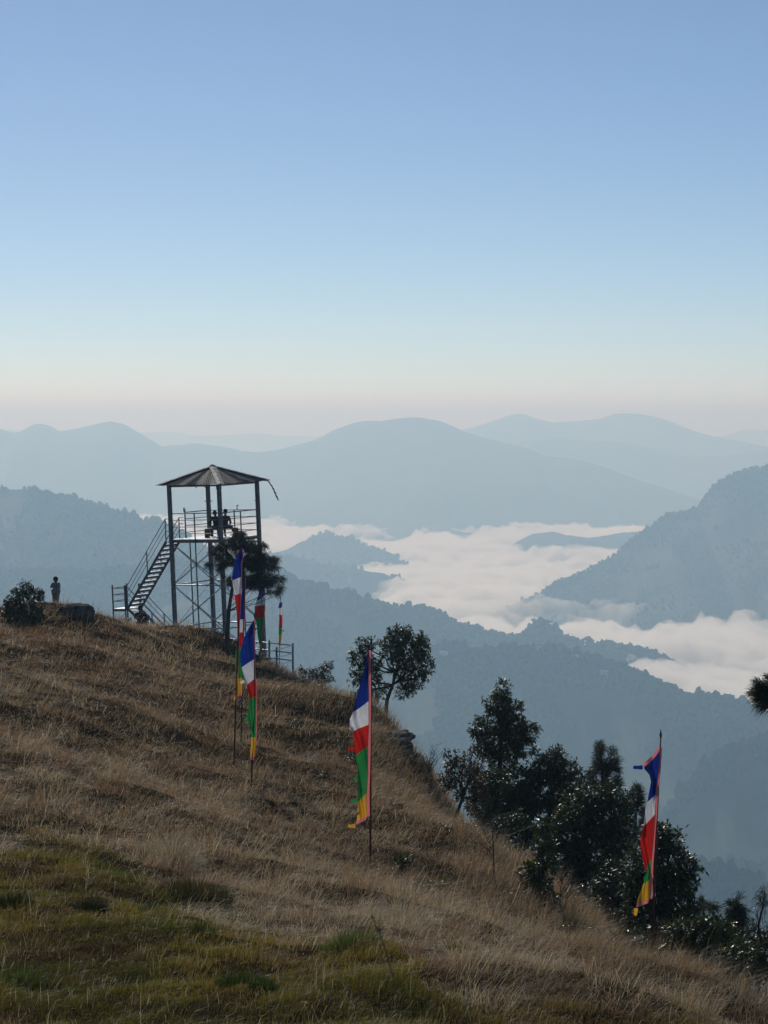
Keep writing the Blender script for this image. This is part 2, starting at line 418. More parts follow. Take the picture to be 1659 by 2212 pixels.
def hgt(x, y):
    x = np.asarray(x, float); y = np.asarray(y, float)
    return base_h(x, y) + .22 * fbm(x / 4.0, y / 4.0, 61, 3) + .17 * fbm(x / 1.2, y / 1.4, 64, 3)
gx = np.linspace(-62, 72, 300); gy = np.concatenate([np.linspace(-35, 15, 40)[:-1], np.linspace(15, 130, 420)[:-1], np.linspace(130, 230, 50)])
GX, GY = np.meshgrid(gx, gy, indexing='ij')
GZ = hgt(GX, GY)
obj('hillside', np_mesh('hillside', np.stack([GX, GY, GZ], -1).reshape(-1, 3), grid_faces(len(gx), len(gy)), smooth=True), M['soil'], kind='structure')
def ground(x, y): return float(hgt(np.array([x]), np.array([y]))[0])
# ---------------------------------------------------------------- mesh building helpers for objects
class MB:
    def __init__(self): self.v, self.f = [], []
    def add(self, vs, fs):
        b = len(self.v); self.v += [tuple(x) for x in vs]; self.f += [tuple(b + i for i in f) for f in fs]; return self
    def bar(self, p, q, w, h=None, up=(0, 0, 1)):
        h = w if h is None else h
        p, q = Vector(p), Vector(q); d = (q - p).normalized(); u = Vector(up)
        if abs(d.dot(u)) > .98: u = Vector((0.79, -0.61, 0))
        s = d.cross(u).normalized() * w / 2; t = s.normalized().cross(d).normalized() * h / 2
        vs = [e + a * s + b * t for e in (p, q) for a, b in ((-1, -1), (1, -1), (1, 1), (-1, 1))]
        return self.add(vs, [(3, 2, 1, 0), (4, 5, 6, 7), (0, 1, 5, 4), (1, 2, 6, 5), (2, 3, 7, 6), (3, 0, 4, 7)])
    def tube(self, pts, rad, n=6):
        pts = [Vector(p) for p in pts]; k = len(pts)
        rad = rad if hasattr(rad, '__len__') else [rad] * k
        vs, fs = [], []
        for i, p in enumerate(pts):
            d = (pts[min(i + 1, k - 1)] - pts[max(i - 1, 0)]).normalized()
            u = Vector((1, 0, 0)) if abs(d.x) < .8 else Vector((0, 1, 0))
            a = d.cross(u).normalized(); b = d.cross(a)
            for j in range(n):
                t = 2 * math.pi * j / n
                vs.append(p + (a * math.cos(t) + b * math.sin(t)) * rad[i])
        for i in range(k - 1):
            for j in range(n):
                fs.append((i * n + j, i * n + (j + 1) % n, (i + 1) * n + (j + 1) % n, (i + 1) * n + j))
        fs.append(tuple(range(n))[::-1]); fs.append(tuple((k - 1) * n + j for j in range(n)))
        return self.add(vs, fs)
    def mesh(self, name, smooth=False):
        me = bpy.data.meshes.new(name); me.from_pydata(self.v, [], self.f)
        if smooth: me.polygons.foreach_set('use_smooth', [True] * len(me.polygons))
        me.update(); return me
    def part(self, name, mat, parent, smooth=False, label=None):
        return obj(name, self.mesh(name, smooth), mat, parent, label=label)

# ---------------------------------------------------------------- lookout tower
M['post'] = mat_plain('post_paint', (.17, .16, .16), .55, .15, .3, 5, spec=.3)
M['galv'] = mat_plain('galvanised', (.5, .52, .54), .42, .8, .25, 9)
M['rail'] = mat_plain('rail_paint', (.11, .11, .125), .45, .25, .3, 9, spec=.35)
M['roof'] = mat_plain('roof_sheet', (.07, .078, .088), .75, 0, .45, 3.2, spec=.2)
M['cap'] = mat_plain('roof_flashing', (.36, .345, .32), .7, 0, .6, 3.4, col2=(.09, .085, .08), spec=.25)
M['plate'] = mat_plain('floor_plate', (.55, .55, .54), .28, .85, .25, 4)
M['rag'] = mat_leaf('dark_rag', col=(.10, .10, .10), transl=.2)
M['bench'] = mat_plain('bench_wood', (.16, .10, .06), .7, 0, .3, 12)

HP = 4.5
PC = at(465.4, 1161.5, 110.0)
TILT = R(-2.35)
tower = empty('lookout_tower', (PC.x + HP * math.sin(-TILT), PC.y, PC.z - HP), 'grey steel lookout tower with hipped corrugated roof and stairs', 'tower', rot=(0, TILT, 0))
E1, E2 = Vector((.8348, -.5505, 0)), Vector((.5505, .8348, 0))
SIDE = 3.02
cL = -(E1 + E2) * SIDE / 2; cF = cL + E1 * SIDE; cB = cL + E2 * SIDE; cR = cF + E2 * SIDE
UP = Vector((0, 0, 1))
EAVE = HP + 2.62
for c, low in ((cL, -.9), (cF, -2.6), (cB, -2.8), (cR, -3.0)):
    MB().bar(c + UP * low, c + UP * (EAVE + .02), .16).part('post', M['post'], tower)
sides = [(cL, cF, 'LF'), (cF, cR, 'FR'), (cR, cB, 'RB'), (cB, cL, 'BL')]
def inset(a, b, d=.081):
    k = (b - a).normalized() * d; return a + k, b - k
for a, b, nm in sides:
    p, q = inset(a, b)
    MB().bar(p + UP * (HP - .07), q + UP * (HP - .07), .08, .14).part('floor_beam', M['post'], tower)
    MB().bar(p + UP * (EAVE - .04), q + UP * (EAVE - .04), .06, .08).part('eave_beam', M['post'], tower)
    for lev in (2.33, .26):
        MB().tube([p + UP * lev, q + UP * lev], .034, 10).part('cross_beam', M['galv'], tower, True)
    tiers = [(HP - .2, 2.4), (2.26, .34)] + ([(.18, -1.7)] if nm in ('FR', 'RB') else [])
    out = Vector(((b - a).y, -(b - a).x, 0)).normalized()
    for hi, lo in tiers:
        MB().bar(p + UP * hi + out * .016, q + UP * lo + out * .016, .05, .03, up=out).part('brace', M['galv'], tower)
        MB().bar(p + UP * lo - out * .016, q + UP * hi - out * .016, .05, .03, up=out).part('brace', M['galv'], tower)
    mid = (a + b) / 2 + out * .066
    if nm != 'BL':
        MB().bar(mid + UP * (-.9), mid + UP * (HP + 1.27), .045).part('prop', M['rail'], tower)
    else:
        MB().bar(mid + UP * (-.9), mid + UP * (HP - .15), .045).part('prop', M['rail'], tower)
# short brackets on posts
for c, d in ((cB, E1), (cB, -E1), (cR, -E2)):
    MB().bar(c + d * .085 + UP * (HP + 1.72), c + d * .24 + UP * (HP + 1.72), .05, .035).part('bracket', M['rail'], tower)
for c in (cB * .35 + cL * .65, cB * .42 + cR * .58):
    MB().bar(c + UP * (HP + 1.29), c + UP * (HP + 1.5), .035).bar(c + UP * (HP + 1.482), c + E1 * .1 + UP * (HP + 1.482), .034).part('bracket', M['rail'], tower)
# floor plates
NB = 10
for k in range(NB):
    a = cL + E2 * (SIDE * k / NB + .012); b = cL + E2 * (SIDE * (k + 1) / NB - .012)
    m = MB(); z0, z1 = HP + .002, HP + .03
    c4 = [a + E1 * .02, a + E1 * (SIDE - .02), b + E1 * (SIDE - .02), b + E1 * .02]
    vs = [c + UP * z0 for c in c4] + [c + UP * z1 for c in c4]
    m.add(vs, [(3, 2, 1, 0), (4, 5, 6, 7), (0, 1, 5, 4), (1, 2, 6, 5), (2, 3, 7, 6), (3, 0, 4, 7)]).part('floor_plate', M['plate'], tower)
# railings; the stair opening is in the near part of side L-B
RH = (1.27, .95, .62, .30)
STW, GAP = 1.08, .34
for a, b, nm in sides:
    for h in RH:
        p, q = inset(a, b)
        if nm == 'BL': q = cL + E2 * (STW + .05)
        MB().tube([p + UP * (HP + h), q + UP * (HP + h)], .024 if h > 1.2 else .018).part('rail', M['rail'], tower)
pp = cL + E2 * (STW + .05)
MB().bar(pp + UP * (HP + .03), pp + UP * (HP + 1.42), .05).part('rail_post', M['rail'], tower)

# --- upper flight: from the landing up to the platform, square to side L-B
OUTD = -E1                                     # away from side L-B
RUN_TOP = GAP
LAND_H = HP - 3.36
RISE = HP - LAND_H
RUNL = 2.66
flight = obj('upper_stairs', None, None, tower)
def stair_pt(s, t, dz=0): return cL + E2 * s + OUTD * (RUN_TOP + RUNL * t) + UP * (HP - RISE * t + dz)
# entry plate between platform and top step
m = MB(); c4 = [cL + E2 * .1 + OUTD * .09, cL + E2 * STW + OUTD * .09, cL + E2 * STW + OUTD * GAP, cL + E2 * .1 + OUTD * GAP]
m.add([c + UP * (HP - .012) for c in c4] + [c + UP * (HP + .016) for c in c4], [(0, 1, 2, 3), (7, 6, 5, 4), (4, 5, 1, 0), (5, 6, 2, 1), (6, 7, 3, 2), (7, 4, 0, 3)]).part('entry_plate', M['plate'], flight)
for s in (.02, STW):
    MB().bar(stair_pt(s, 0, -.08), stair_pt(s, 1.0, -.08), .035, .13).part('stringer', M['rail'], flight)
    for h in (1.02, .72, .42):
        MB().tube([stair_pt(s, 0.0, h), stair_pt(s, 1.0, h)], .02 if h > 1 else .015).part('handrail', M['rail'], flight)
        MB().tube([stair_pt(s, 0, h) , cL + E2 * s + OUTD * .09 + UP * (HP + h)], .018).part('handrail', M['rail'], flight)
    for t in (.003, .47, .997):
        MB().bar(stair_pt(s, t, -.1), stair_pt(s, t, 1.03 + (.12 if t > .9 else 0)), .04).part('rail_post', M['rail'], flight)
NT = 15
for i in range(1, NT):
    t = i / NT
    p, q = stair_pt(.04, t), stair_pt(STW - .02, t)
    MB().bar(p, q, .17, .024).part('tread', M['plate'], flight)
    MB().bar(p + E1 * .08 - UP * .06, q + E1 * .08 - UP * .06, .02, .085).part('tread_support', M['rail'], flight)
# --- landing
LL = .84
landing = obj('landing', None, None, tower)
l0 = cL + OUTD * (RUN_TOP + RUNL); l1 = l0 + OUTD * LL; l2 = l1 + E2 * STW; l3 = l0 + E2 * STW
c4 = [l0, l3, l2, l1]
MB().add([c + UP * (LAND_H - .05) for c in c4] + [c + UP * LAND_H for c in c4], [(0, 1, 2, 3), (7, 6, 5, 4), (4, 5, 1, 0), (5, 6, 2, 1), (6, 7, 3, 2), (7, 4, 0, 3)]).part('landing_plate', M['plate'], landing)
for c in (l1, l2, l0 + OUTD * .06, l3 + OUTD * .06):
    MB().bar(c + UP * (LAND_H - 2.2), c + UP * (LAND_H + 1.16), .055).part('rail_post', M['rail'], landing)
for a, b in ((l0 + OUTD * .06, l1), (l1, l2)):
    for h in (1.0, .68, .36):
        MB().tube([a + UP * (LAND_H + h), b + UP * (LAND_H + h)], .02).part('handrail', M['rail'], landing)
    MB().bar(a + UP * (LAND_H - .09), b + UP * (LAND_H - .09), .05, .08).part('landing_beam', M['rail'], landing)
# --- lower flight: turns a quarter and goes down behind
lower = obj('lower_stairs', None, None, tower)
LR, LRISE = 3.4, 2.75
def low_pt(s, t, dz=0): return l3 + OUTD * s + E2 * (LR * t) + UP * (LAND_H - LRISE * t + dz)
for s in (.06, LL):
    MB().bar(low_pt(s, 0, -.08), low_pt(s, 1, -.08), .035, .13).part('stringer', M['rail'], lower)
    for h in (1.0, .70, .40):
        MB().tube([low_pt(s, 0, h), low_pt(s, 1, h)], .02 if h > .9 else .015).part('handrail', M['rail'], lower)
    for t in (.55, .97):
        MB().bar(low_pt(s, t, -.1), low_pt(s, t, 1.02), .04).part('rail_post', M['rail'], lower)
for i in range(1, 13):
    p, q = low_pt(.08, i / 13), low_pt(LL - .03, i / 13)
    MB().bar(p, q, .22, .028).part('tread', M['plate'], lower)

# --- hipped corrugated roof
roof = obj('roof', None, None, tower)
OV = 1.29
rc = [c * OV for c in (cL, cF, cR, cB)]
APEX = UP * (EAVE + .86)
for k in range(4):
    a, b = rc[k], rc[(k + 1) % 4]
    ed = (b - a); W = ed.length; ed.normalize(); midp = (a + b) / 2
    nu, nv = 170, 10
    vs = []
    for j in range(nv):
        v_ = j / (nv - 1) * .995
        for i in range(nu):
            u_ = (i / (nu - 1) - .5) * W * (1 - v_)
            p = midp * (1 - v_) + ed * u_ + UP * (EAVE + .03 + .83 * v_)
            p = p + UP * (.016 * math.sin(2 * math.pi * u_ / .125) + (.012 * math.sin(u_ * 9 + k) if j == 0 else 0))
            if j == 0: p = p - midp.normalized() * (.02 + .03 * (math.sin(u_ * 3.1 + k) + math.sin(u_ * 7.7)))
            vs.append(p)
    me = np_mesh('roof_slope', np.array(vs), grid_faces(nv, nu), smooth=True)
    ro = obj('roof_slope', me, M['roof'], roof)
    # flashing over the hip, of lapped pieces
    hp = rc[k]
    side = Vector((-hp.y, hp.x, 0)).normalized()
    NPC = 7
    for i in range(NPC):
        v0, v1 = i / NPC * .98 - .015, (i + 1) / NPC * .98 + .02
        lift = .05 + .004 * (i % 2)
        q0 = hp * (1 - v0) + UP * (EAVE + .03 + .83 * v0 + lift); q1 = hp * (1 - v1) + UP * (EAVE + .03 + .83 * v1 + lift + .006)
        w = .17
        vs = [q0 - side * w - UP * .045, q0, q0 + side * w - UP * .045, q1 - side * w - UP * .045, q1, q1 + side * w - UP * .045]
        MB().add(vs, [(0, 1, 4, 3), (1, 2, 5, 4)]).part('hip_flashing', M['cap'], roof)
MB().tube([APEX + UP * .02, APEX + UP * .075], [.16, .05], 8).part('roof_cap', M['cap'], roof)
# tattered streamers hanging from the eaves
def rag(name, p0, p1, w, n, parent, loose=.06, label=None):
    m = MB(); p0, p1 = Vector(p0), Vector(p1)
    pts = []
    for i in range(n + 1):
        t = i / n
        c = p0.lerp(p1, t) + Vector((loose * math.sin(5 * t), loose * math.cos(7 * t), .05 * math.sin(3 * t)))
        ww = w * (.5 + .8 * abs(math.sin(i * 2.1)))
        pts += [c + Vector((-ww, .02, ww * .3)), c + Vector((ww, -.02, -ww * .2))]
    m.add(pts, [(2 * i, 2 * i + 1, 2 * i + 3, 2 * i + 2) for i in range(n)])
    return m.part(name, M['rag'], parent, label=label)
e = rc[2] * .97 + UP * (EAVE + .02)
rag('streamer', e, e + Vector((.5, 0, -.98)), .045, 16, tower, .025, label='tattered string of old flags trailing from the roof corner')
for u, l in ((.62, .13), (.75, .1), (.93, .2), (1.0, .16)):
    p = rc[0].lerp(rc[1], u) + UP * (EAVE - .01)
    rag('streamer', p, p + Vector((.03, 0, -l)), .03, 4, tower, .01)

# bench on the platform for the two visitors
TM = Matrix.Translation(tower.location) @ Matrix.Rotation(TILT, 4, 'Y')
def tw(p): return TM @ Vector(p)
bp = Vector((.36, -.05, HP + .03))
bench = empty('bench', tw(bp), 'low wooden bench on the tower platform under the two visitors', 'bench', rot=(0, TILT, 0))
MB().bar((-.85, 0, .40), (.75, -.0, .40), .3, .05).part('seat', M['bench'], bench)
for x in (-.75, .65):
    MB().bar((x, 0, 0), (x, 0, .374), .06, .24, up=(1, 0, 0)).part('leg', M['bench'], bench)

# ---------------------------------------------------------------- rail fence beside the tower
fz = lambda zx, zy, Y: at(219.4 + .2811 * zx, 976.4 + .2811 * zy, Y)
c0 = fz(1470, 1487, 104.5); cA = fz(960, 1432, 111.5); cN = fz(1215, 1553, 99.2)
fence = empty('rail_fence', (c0.x, c0.y, ground(c0.x, c0.y)), 'galvanised three-rail fence turning a corner right of the tower', 'fence')
fo = Vector(fence.location)
def fence_post(c):
    g = ground(c.x, c.y)
    MB().bar(Vector((c.x, c.y, min(g, c.z - 1.0) - .25)) - fo, Vector((c.x, c.y, c.z + .11)) - fo, .06).part('post', M['rail'], fence)
for t in (0, .34, .68, 1): fence_post(c0.lerp(cA, t))
for t in (.5, 1): fence_post(c0.lerp(cN, t))
for q in (cA, cN):
    d = (q - c0).normalized() * .031
    for k in range(3):
        dz = Vector((0, 0, -.35 * k))
        MB().tube([c0 + d + dz - fo, q - d + dz - fo], .026, 10).part('rail', M['galv'], fence, True)
# ---------------------------------------------------------------- prayer flags on poles
FC = {'blue': (.012, .035, .26), 'white': (.74, .74, .77), 'red': (.56, .022, .016), 'green': (.035, .30, .075), 'yellow': (.72, .40, .035), 'hem': (.86, .24, .24)}
for k, c in FC.items():
    M['cloth_' + k] = mat_leaf('cloth_' + k, col=c, transl=.5, rough=.8, spec=.1)
M['pole'] = mat_plain('pole_wood', (.085, .05, .035), .75, 0, .35, 7)
M['pole_red'] = mat_plain('pole_red', (.13, .028, .026), .6, 0, .35, 7)

def smooth_curve(pts, n):
    p = np.array(pts, float); d = np.concatenate([[0], np.cumsum(np.hypot(*np.diff(p, axis=0).T))])
    return p, d

def flag(label, D, pole, left, right, bounds, conv, seed, tass=(), hem=0, topred=False, bottom=True, wave=.15, polemat='pole', prad=.022, lab2=None):
    """pole: [(x,y) top, ..., base]; left/right: free and pole-side edge of the cloth; bounds: stripe limits (y at right, y at left), all measured on the photograph, D = distance"""
    r = random.Random(seed)
    W = lambda p, dy=0: at(*conv(p), D + dy)
    base = W(pole[-1]); g = ground(base.x, base.y)
    root = empty('prayer_flag', (base.x, base.y, g), label, 'flag', 'tall prayer flags on poles')
    o = Vector(root.location)
    pp = [W(p) for p in pole]
    pp[-1] = Vector((base.x, base.y, min(base.z, g) - .3))
    n = len(pp)
    MB().tube([q - o for q in pp], [prad * (.55 + .45 * i / (n - 1)) for i in range(n)], 8).part('pole', M[polemat], root, True)
    tip = pp[0]; MB().tube([tip - o, tip + Vector((0, 0, .06)) - o, tip + Vector((0, 0, .16)) - o], [prad * .7, prad * 1.15, .003], 8).part('finial', M['pole'], root)
    L, Rr = np.array(left, float), np.array(right, float)
    def ex(P, y): return np.interp(y, P[:, 1], P[:, 0])
    ph = r.uniform(0, 6); NS = 12
    def pt(s, y, yr, yl, xo=0):
        # s 0 at the pole, 1 at the free edge
        yy = yr + (yl - yr) * s
        xr_, xl_ = ex(Rr, yy), ex(L, yy)
        x = xr_ + (xl_ - xr_) * s + xo
        k = yy / 90.0
        w = abs(xr_ - xl_)
        dep = wave * (math.sin(ph + 5.5 * s + k * .9) * (s * .9 + .1) + .5 * math.sin(ph * 2 + 11 * s + 1.7 * k) * s) + .02 + .22 * s * math.sin(k * .55 + ph)
        return W((x, yy), dep - .03) - o
    names = ['blue', 'white', 'red', 'green', 'yellow']
    for i, nm in enumerate(names):
        (r0, l0), (r1, l1) = bounds[i], bounds[i + 1]
        nt = max(6, int(abs(r1 - r0) / 14))
        vs = [pt(s / NS, 0, r0 + (r1 - r0) * t / nt, l0 + (l1 - l0) * t / nt) for t in range(nt + 1) for s in range(NS + 1)]
        me = np_mesh('panel', np.array(vs), grid_faces(nt + 1, NS + 1), smooth=True)
        obj('panel', me, M['cloth_' + nm], root, label={'blue': 'blue panel', 'white': 'white panel with faint print', 'red': 'red panel', 'green': 'green panel', 'yellow': 'yellow panel'}[nm])
    def strip(name, a, b, mat):
        vs = []
        for p, q in zip(a, b): vs += [p, q]
        k = len(a)
        return obj(name, np_mesh(name, np.array(vs), np.array([[2 * i, 2 * i + 1, 2 * i + 3, 2 * i + 2] for i in range(k - 1)]), smooth=True), M[mat], root)
    ytop, ybot = bounds[0][0], bounds[5][0]
    if hem:
        ys = np.linspace(ytop, ybot, 40)
        strip('hem', [W((ex(Rr, y) - .6, y), -.045) - o for y in ys], [W((ex(Rr, y) + hem * (.7 + .3 * y / ybot), y), -.055) - o for y in ys], 'cloth_hem')
    if topred:
        (r0, l0) = bounds[0]
        a = [pt(s / NS, 0, r0, l0) for s in range(NS + 1)]
        b = [pt(s / NS, 0, r0 - 26, l0 - 26) + Vector((0, 0, 0)) for s in range(NS + 1)]
        for s in range(NS + 1): b[s] = a[s] + Vector((-.01, -.004, .075))
        strip('hem', a, b, 'cloth_hem')
    if bottom:
        (r1, l1) = bounds[5]
        a = [pt(s / NS, 0, r1, l1) for s in range(NS + 1)]
        b = [q + Vector((-.015, -.004, -.075)) for q in a]
        strip('hem', a, b, 'cloth_hem')
    for (x0, y0, x1, y1, w, c) in tass:
        a = W((x0, y0), .02) - o; b = W((x1, y1), .05) - o
        d = Vector((b.z - a.z, 0, -(b.x - a.x))).normalized() * .035
        vs = []
        for t in range(5):
            q = a.lerp(b, t / 4) + Vector((0, .03 * math.sin(3 * t), 0)); ww = (1 - .3 * t / 4) * (1 + .25 * (t % 2))
            vs += [q - d * ww, q + d * ww]
        obj('tassel', np_mesh('tassel', np.array(vs), np.array([[2 * i, 2 * i + 1, 2 * i + 3, 2 * i + 2] for i in range(4)]), smooth=True), M['cloth_' + c], root)
    return root

z3 = lambda p: ((860 + p[0] / 2.01) / 1.8228, (2050 + p[1] / 2.01) / 1.8228)
z4 = lambda p: ((2400 + p[0] / 2.1075) / 1.8228, (2850 + p[1] / 2.1075) / 1.8228)
z5 = lambda p: ((1300 + p[0] / 2.458) / 1.8228, (2500 + p[1] / 2.458) / 1.8228)

flag('tall prayer flag with pink hem standing alone in mid-slope below the round tree', 44, [(398, 90), (393, 1100), (388, 2330)],
     [(365, 155), (330, 340), (265, 560), (222, 740), (190, 820), (190, 910), (218, 935), (232, 1050), (247, 1160), (255, 1200), (270, 1400), (268, 1620), (262, 1760), (245, 1850)],
     [(376, 140), (371, 340), (371, 640), (372, 870), (366, 1080), (357, 1400), (351, 1540), (355, 1780), (385, 1800)],
     [(150, 165), (640, 750), (868, 940), (1080, 1162), (1530, 1622), (1752, 1800)], z5, 1,
     tass=[(235, 1105, 175, 1105, 8, 'red'), (262, 1385, 225, 1400, 8, 'green'), (262, 1600, 205, 1610, 8, 'green'), (245, 1850, 170, 1850, 8, 'yellow'), (215, 890, 195, 920, 6, 'white')], hem=30, polemat='pole_red')
flag('prayer flag at the far right in front of the dark bushes, mostly red and blue', 42, [(425, 118), (395, 760), (340, 1990)],
     [(415, 180), (340, 262), (274, 358), (330, 420), (345, 480), (330, 560), (315, 640), (300, 700), (280, 850), (262, 900), (254, 1000), (265, 1090), (288, 1170), (308, 1232), (286, 1275), (286, 1315), (262, 1380), (232, 1460), (220, 1540)],
     [(421, 180), (416, 260), (408, 380), (384, 560), (376, 750), (362, 900), (352, 1060), (344, 1150), (338, 1290), (335, 1400), (330, 1470), (348, 1500)],
     [(196, 374), (585, 650), (752, 856), (1125, 1236), (1290, 1325), (1452, 1492)], z4, 2,
     tass=[(276, 362, 195, 362, 8, 'blue'), (220, 1530, 214, 1592, 8, 'yellow')], hem=22, topred=True, polemat='pole_red')
flag('long prayer flag with white panel hanging lowest left of centre, nearest of the cluster', 55, [(288, 775), (286, 1300), (255, 2170)],
     [(277, 790), (240, 850), (200, 930), (170, 1060), (175, 1120), (195, 1210), (215, 1270), (235, 1340), (245, 1400), (238, 1460), (232, 1560), (245, 1640), (262, 1690), (255, 1800), (248, 1890)],
     [(282, 780), (283, 1000), (290, 1240), (298, 1300), (298, 1500), (297, 1690), (292, 1800), (282, 1890)],
     [(785, 795), (1095, 1162), (1248, 1302), (1390, 1412), (1712, 1716), (1868, 1872)], z3, 3,
     tass=[(205, 1270, 175, 1285, 8, 'white'), (235, 1560, 203, 1580, 8, 'green')], hem=7, polemat='pole_red')
flag('prayer flag with leaning pole, topmost of the cluster in front of the pine', 60, [(183, 208), (165, 700), (142, 1300), (120, 1940)],
     [(180, 212), (150, 270), (125, 350), (107, 440), (110, 480), (125, 570), (135, 640), (145, 740), (150, 860), (150, 1000), (135, 1050), (131, 1150), (139, 1210), (140, 1300), (137, 1400)],
     [(190, 215), (195, 285), (184, 330), (181, 440), (178, 560), (172, 680), (166, 800), (162, 1000), (158, 1100), (155, 1200), (151, 1300), (148, 1400)],
     [(225, 220), (445, 474), (575, 592), (1004, 1006), (1205, 1210), (1385, 1385)], z3, 4,
     tass=[(128, 615, 108, 628, 6, 'hem'), (140, 840, 134, 850, 6, 'green')], hem=5, topred=False, polemat='pole_red')
flag('prayer flag half hidden behind the topmost one, with orange lower end', 64, [(208, 448), (200, 900), (185, 1480), (176, 1800)],
     [(201, 455), (190, 520), (180, 600), (172, 700), (165, 780), (150, 880), (150, 1000), (160, 1060), (160, 1200), (150, 1250), (145, 1380)],
     [(212, 450), (212, 560), (210, 650), (208, 780), (208, 850), (197, 890), (191, 1000), (190, 1100), (195, 1240), (188, 1390)],
     [(455, 462), (780, 782), (884, 886), (1002, 1004), (1246, 1248), (1362, 1372)], z3, 5,
     tass=[(142, 1385, 122, 1416, 8, 'yellow')], hem=4, polemat='pole_red')
flag('prayer flag hanging from within the pine crown beside the rail fence', 100, [(341, 425), (344, 800), (346, 1235)],
     [(320, 440), (318, 580), (300, 640), (287, 680), (287, 770), (300, 800), (310, 900), (320, 970), (325, 985), (325, 1055)],
     [(360, 440), (365, 520), (368, 590), (368, 680), (362, 780), (350, 830), (345, 900), (342, 970), (342, 1055)],
     [(440, 445), (590, 640), (668, 678), (765, 775), (972, 975), (1052, 1056)], z3, 6,
     tass=[(298, 850, 290, 870, 6, 'green'), (310, 960, 298, 972, 6, 'green')], hem=3, bottom=False, polemat='pole')
flag('smallest and farthest prayer flag behind the rail fence corner', 112, [(491, 622), (486, 800), (477, 1085)],
     [(485, 640), (476, 680), (475, 740), (482, 760), (478, 850), (476, 900), (476, 990)],
     [(505, 650), (502, 680), (503, 740), (507, 790), (502, 850), (500, 900), (488, 990)],
     [(645, 648), (688, 694), (744, 748), (850, 852), (898, 902), (988, 990)], z3, 7,
     tass=[(500, 868, 518, 875, 6, 'green'), (488, 985, 500, 1000, 6, 'yellow')], hem=2, bottom=False, wave=.05)
# ---------------------------------------------------------------- grass
M['grass'] = mat_leaf('grass_blade', transl=.48, rough=.5, spec=.3, tcol=(1, .95, .8))

def project(P):
    f = P[:, 1] * math.cos(PITCH) - P[:, 2] * math.sin(PITCH); u = P[:, 1] * math.sin(PITCH) + P[:, 2] * math.cos(PITCH)
    return CX + FPX * P[:, 0] / f, CY - FPX * u / f

def blades(P, h, w, lean, col, r, segs=2):
    """one bent blade of grass per root point"""
    n = len(P)
    ang = r.uniform(0, 2 * np.pi, n)
    side = np.stack([np.cos(ang), np.sin(ang), np.zeros(n)], -1) * (w / 2)[:, None]
    L = np.stack([lean[:, 0], lean[:, 1], np.zeros(n)], -1)
    hz = np.zeros((n, 3)); hz[:, 2] = h
    ll = np.linalg.norm(L, axis=1) / np.maximum(h, 1e-4)
    drop = np.clip(1 - .28 * ll, .25, 1)
    mid = P + hz * .6 + L * .36
    tip = P + hz * drop[:, None] + L
    V = np.stack([P - side, P + side, mid - side * .75, mid + side * .75, tip], 1)
    F = np.array([[0, 1, 3], [0, 3, 2], [2, 3, 4]])[None] + (np.arange(n) * 5)[:, None, None]
    C = np.repeat(col[:, None, :], 5, 1) * np.array([.75, .75, 1, 1, 1.12])[None, :, None]  # shade down among the roots is painted into the blade colour
    return V.reshape(-1, 3), F.reshape(-1, 3), C.reshape(-1, 3)

GREEN_EDGE = np.array([(-200, 1800), (0, 1845), (60, 1835), (150, 1822), (210, 1840), (290, 1880), (360, 1935), (430, 1975), (520, 2000), (620, 2030), (700, 2042), (760, 2030), (850, 2055), (930, 2110), (1050, 2165), (1150, 2190), (1300, 2205), (1900, 2260)], float)
def in_green(px, py, soft):
    e = np.interp(px, GREEN_EDGE[:, 0], GREEN_EDGE[:, 1])
    return py > e + soft

def scatter(n, seed, y0=16.5, y1=122):
    r = np.random.default_rng(seed)
    px = r.uniform(-160, 1820, n)
    Y = np.exp(r.uniform(math.log(y0), math.log(y1), n))
    X = (px - CX) / FPX * Y
    Z = hgt(X, Y)
    P = np.stack([X, Y, Z], -1)
    qx, qy = project(P)
    return r, P, qx, qy

# long dry grass
r, P, qx, qy = scatter(430000, 101)
soft = fbm(P[:, 0] / 1.0, P[:, 1] / 1.2, 71, 4) * 75 + r.normal(0, 14, len(P))
dry = ~in_green(qx, qy, soft)
# keep out of the wooded slope at the far right where the ground is deep in shade
keep = dry & (P[:, 2] > -30) & (qy < 2330)
P, qx, qy = P[keep], qx[keep], qy[keep]; n = len(P)
cl = fbm(P[:, 0] / .9, P[:, 1] / 1.1, 81, 3); big = fbm(P[:, 0] / 6, P[:, 1] / 7, 84, 3)
thin = r.uniform(0, 1, n) < np.clip(.55 + 1.1 * cl, .05, 1)
P, qx, qy, cl, big = P[thin], qx[thin], qy[thin], cl[thin], big[thin]; n = len(P)
D = P[:, 1]
# tussocks: blades lean out of the middle of the nearest one
CELL = .7
gx_, gy_ = np.floor(P[:, 0] / CELL), np.floor(P[:, 1] / (CELL * 1.3))
tx = (gx_ + .2 + .6 * hash2(gx_, gy_, 5)) * CELL; ty = (gy_ + .2 + .6 * hash2(gx_, gy_, 6)) * CELL * 1.3
ox, oy = P[:, 0] - tx, P[:, 1] - ty; od = np.hypot(ox, oy) / CELL
tsz = .4 + 1.15 * hash2(gx_, gy_, 8)
h = (.25 + .10 * cl + .05 * big) * tsz * np.clip(1.45 - 1.25 * od, .25, 1.4) * r.lognormal(0, .25, n)
h = np.where(D < 34, h * .8, h)
w = np.maximum(.0045, .42 * D / 2278) * r.uniform(.6, 1.2, n)
th = np.where(r.uniform(0, 1, n) < .35, r.uniform(-3.1, 3.1, n), .1 + 1.1 * fbm(P[:, 0] / 4.5, P[:, 1] / 6, 91, 2) + r.normal(0, .6, n))           # wind combs it to the right and downhill
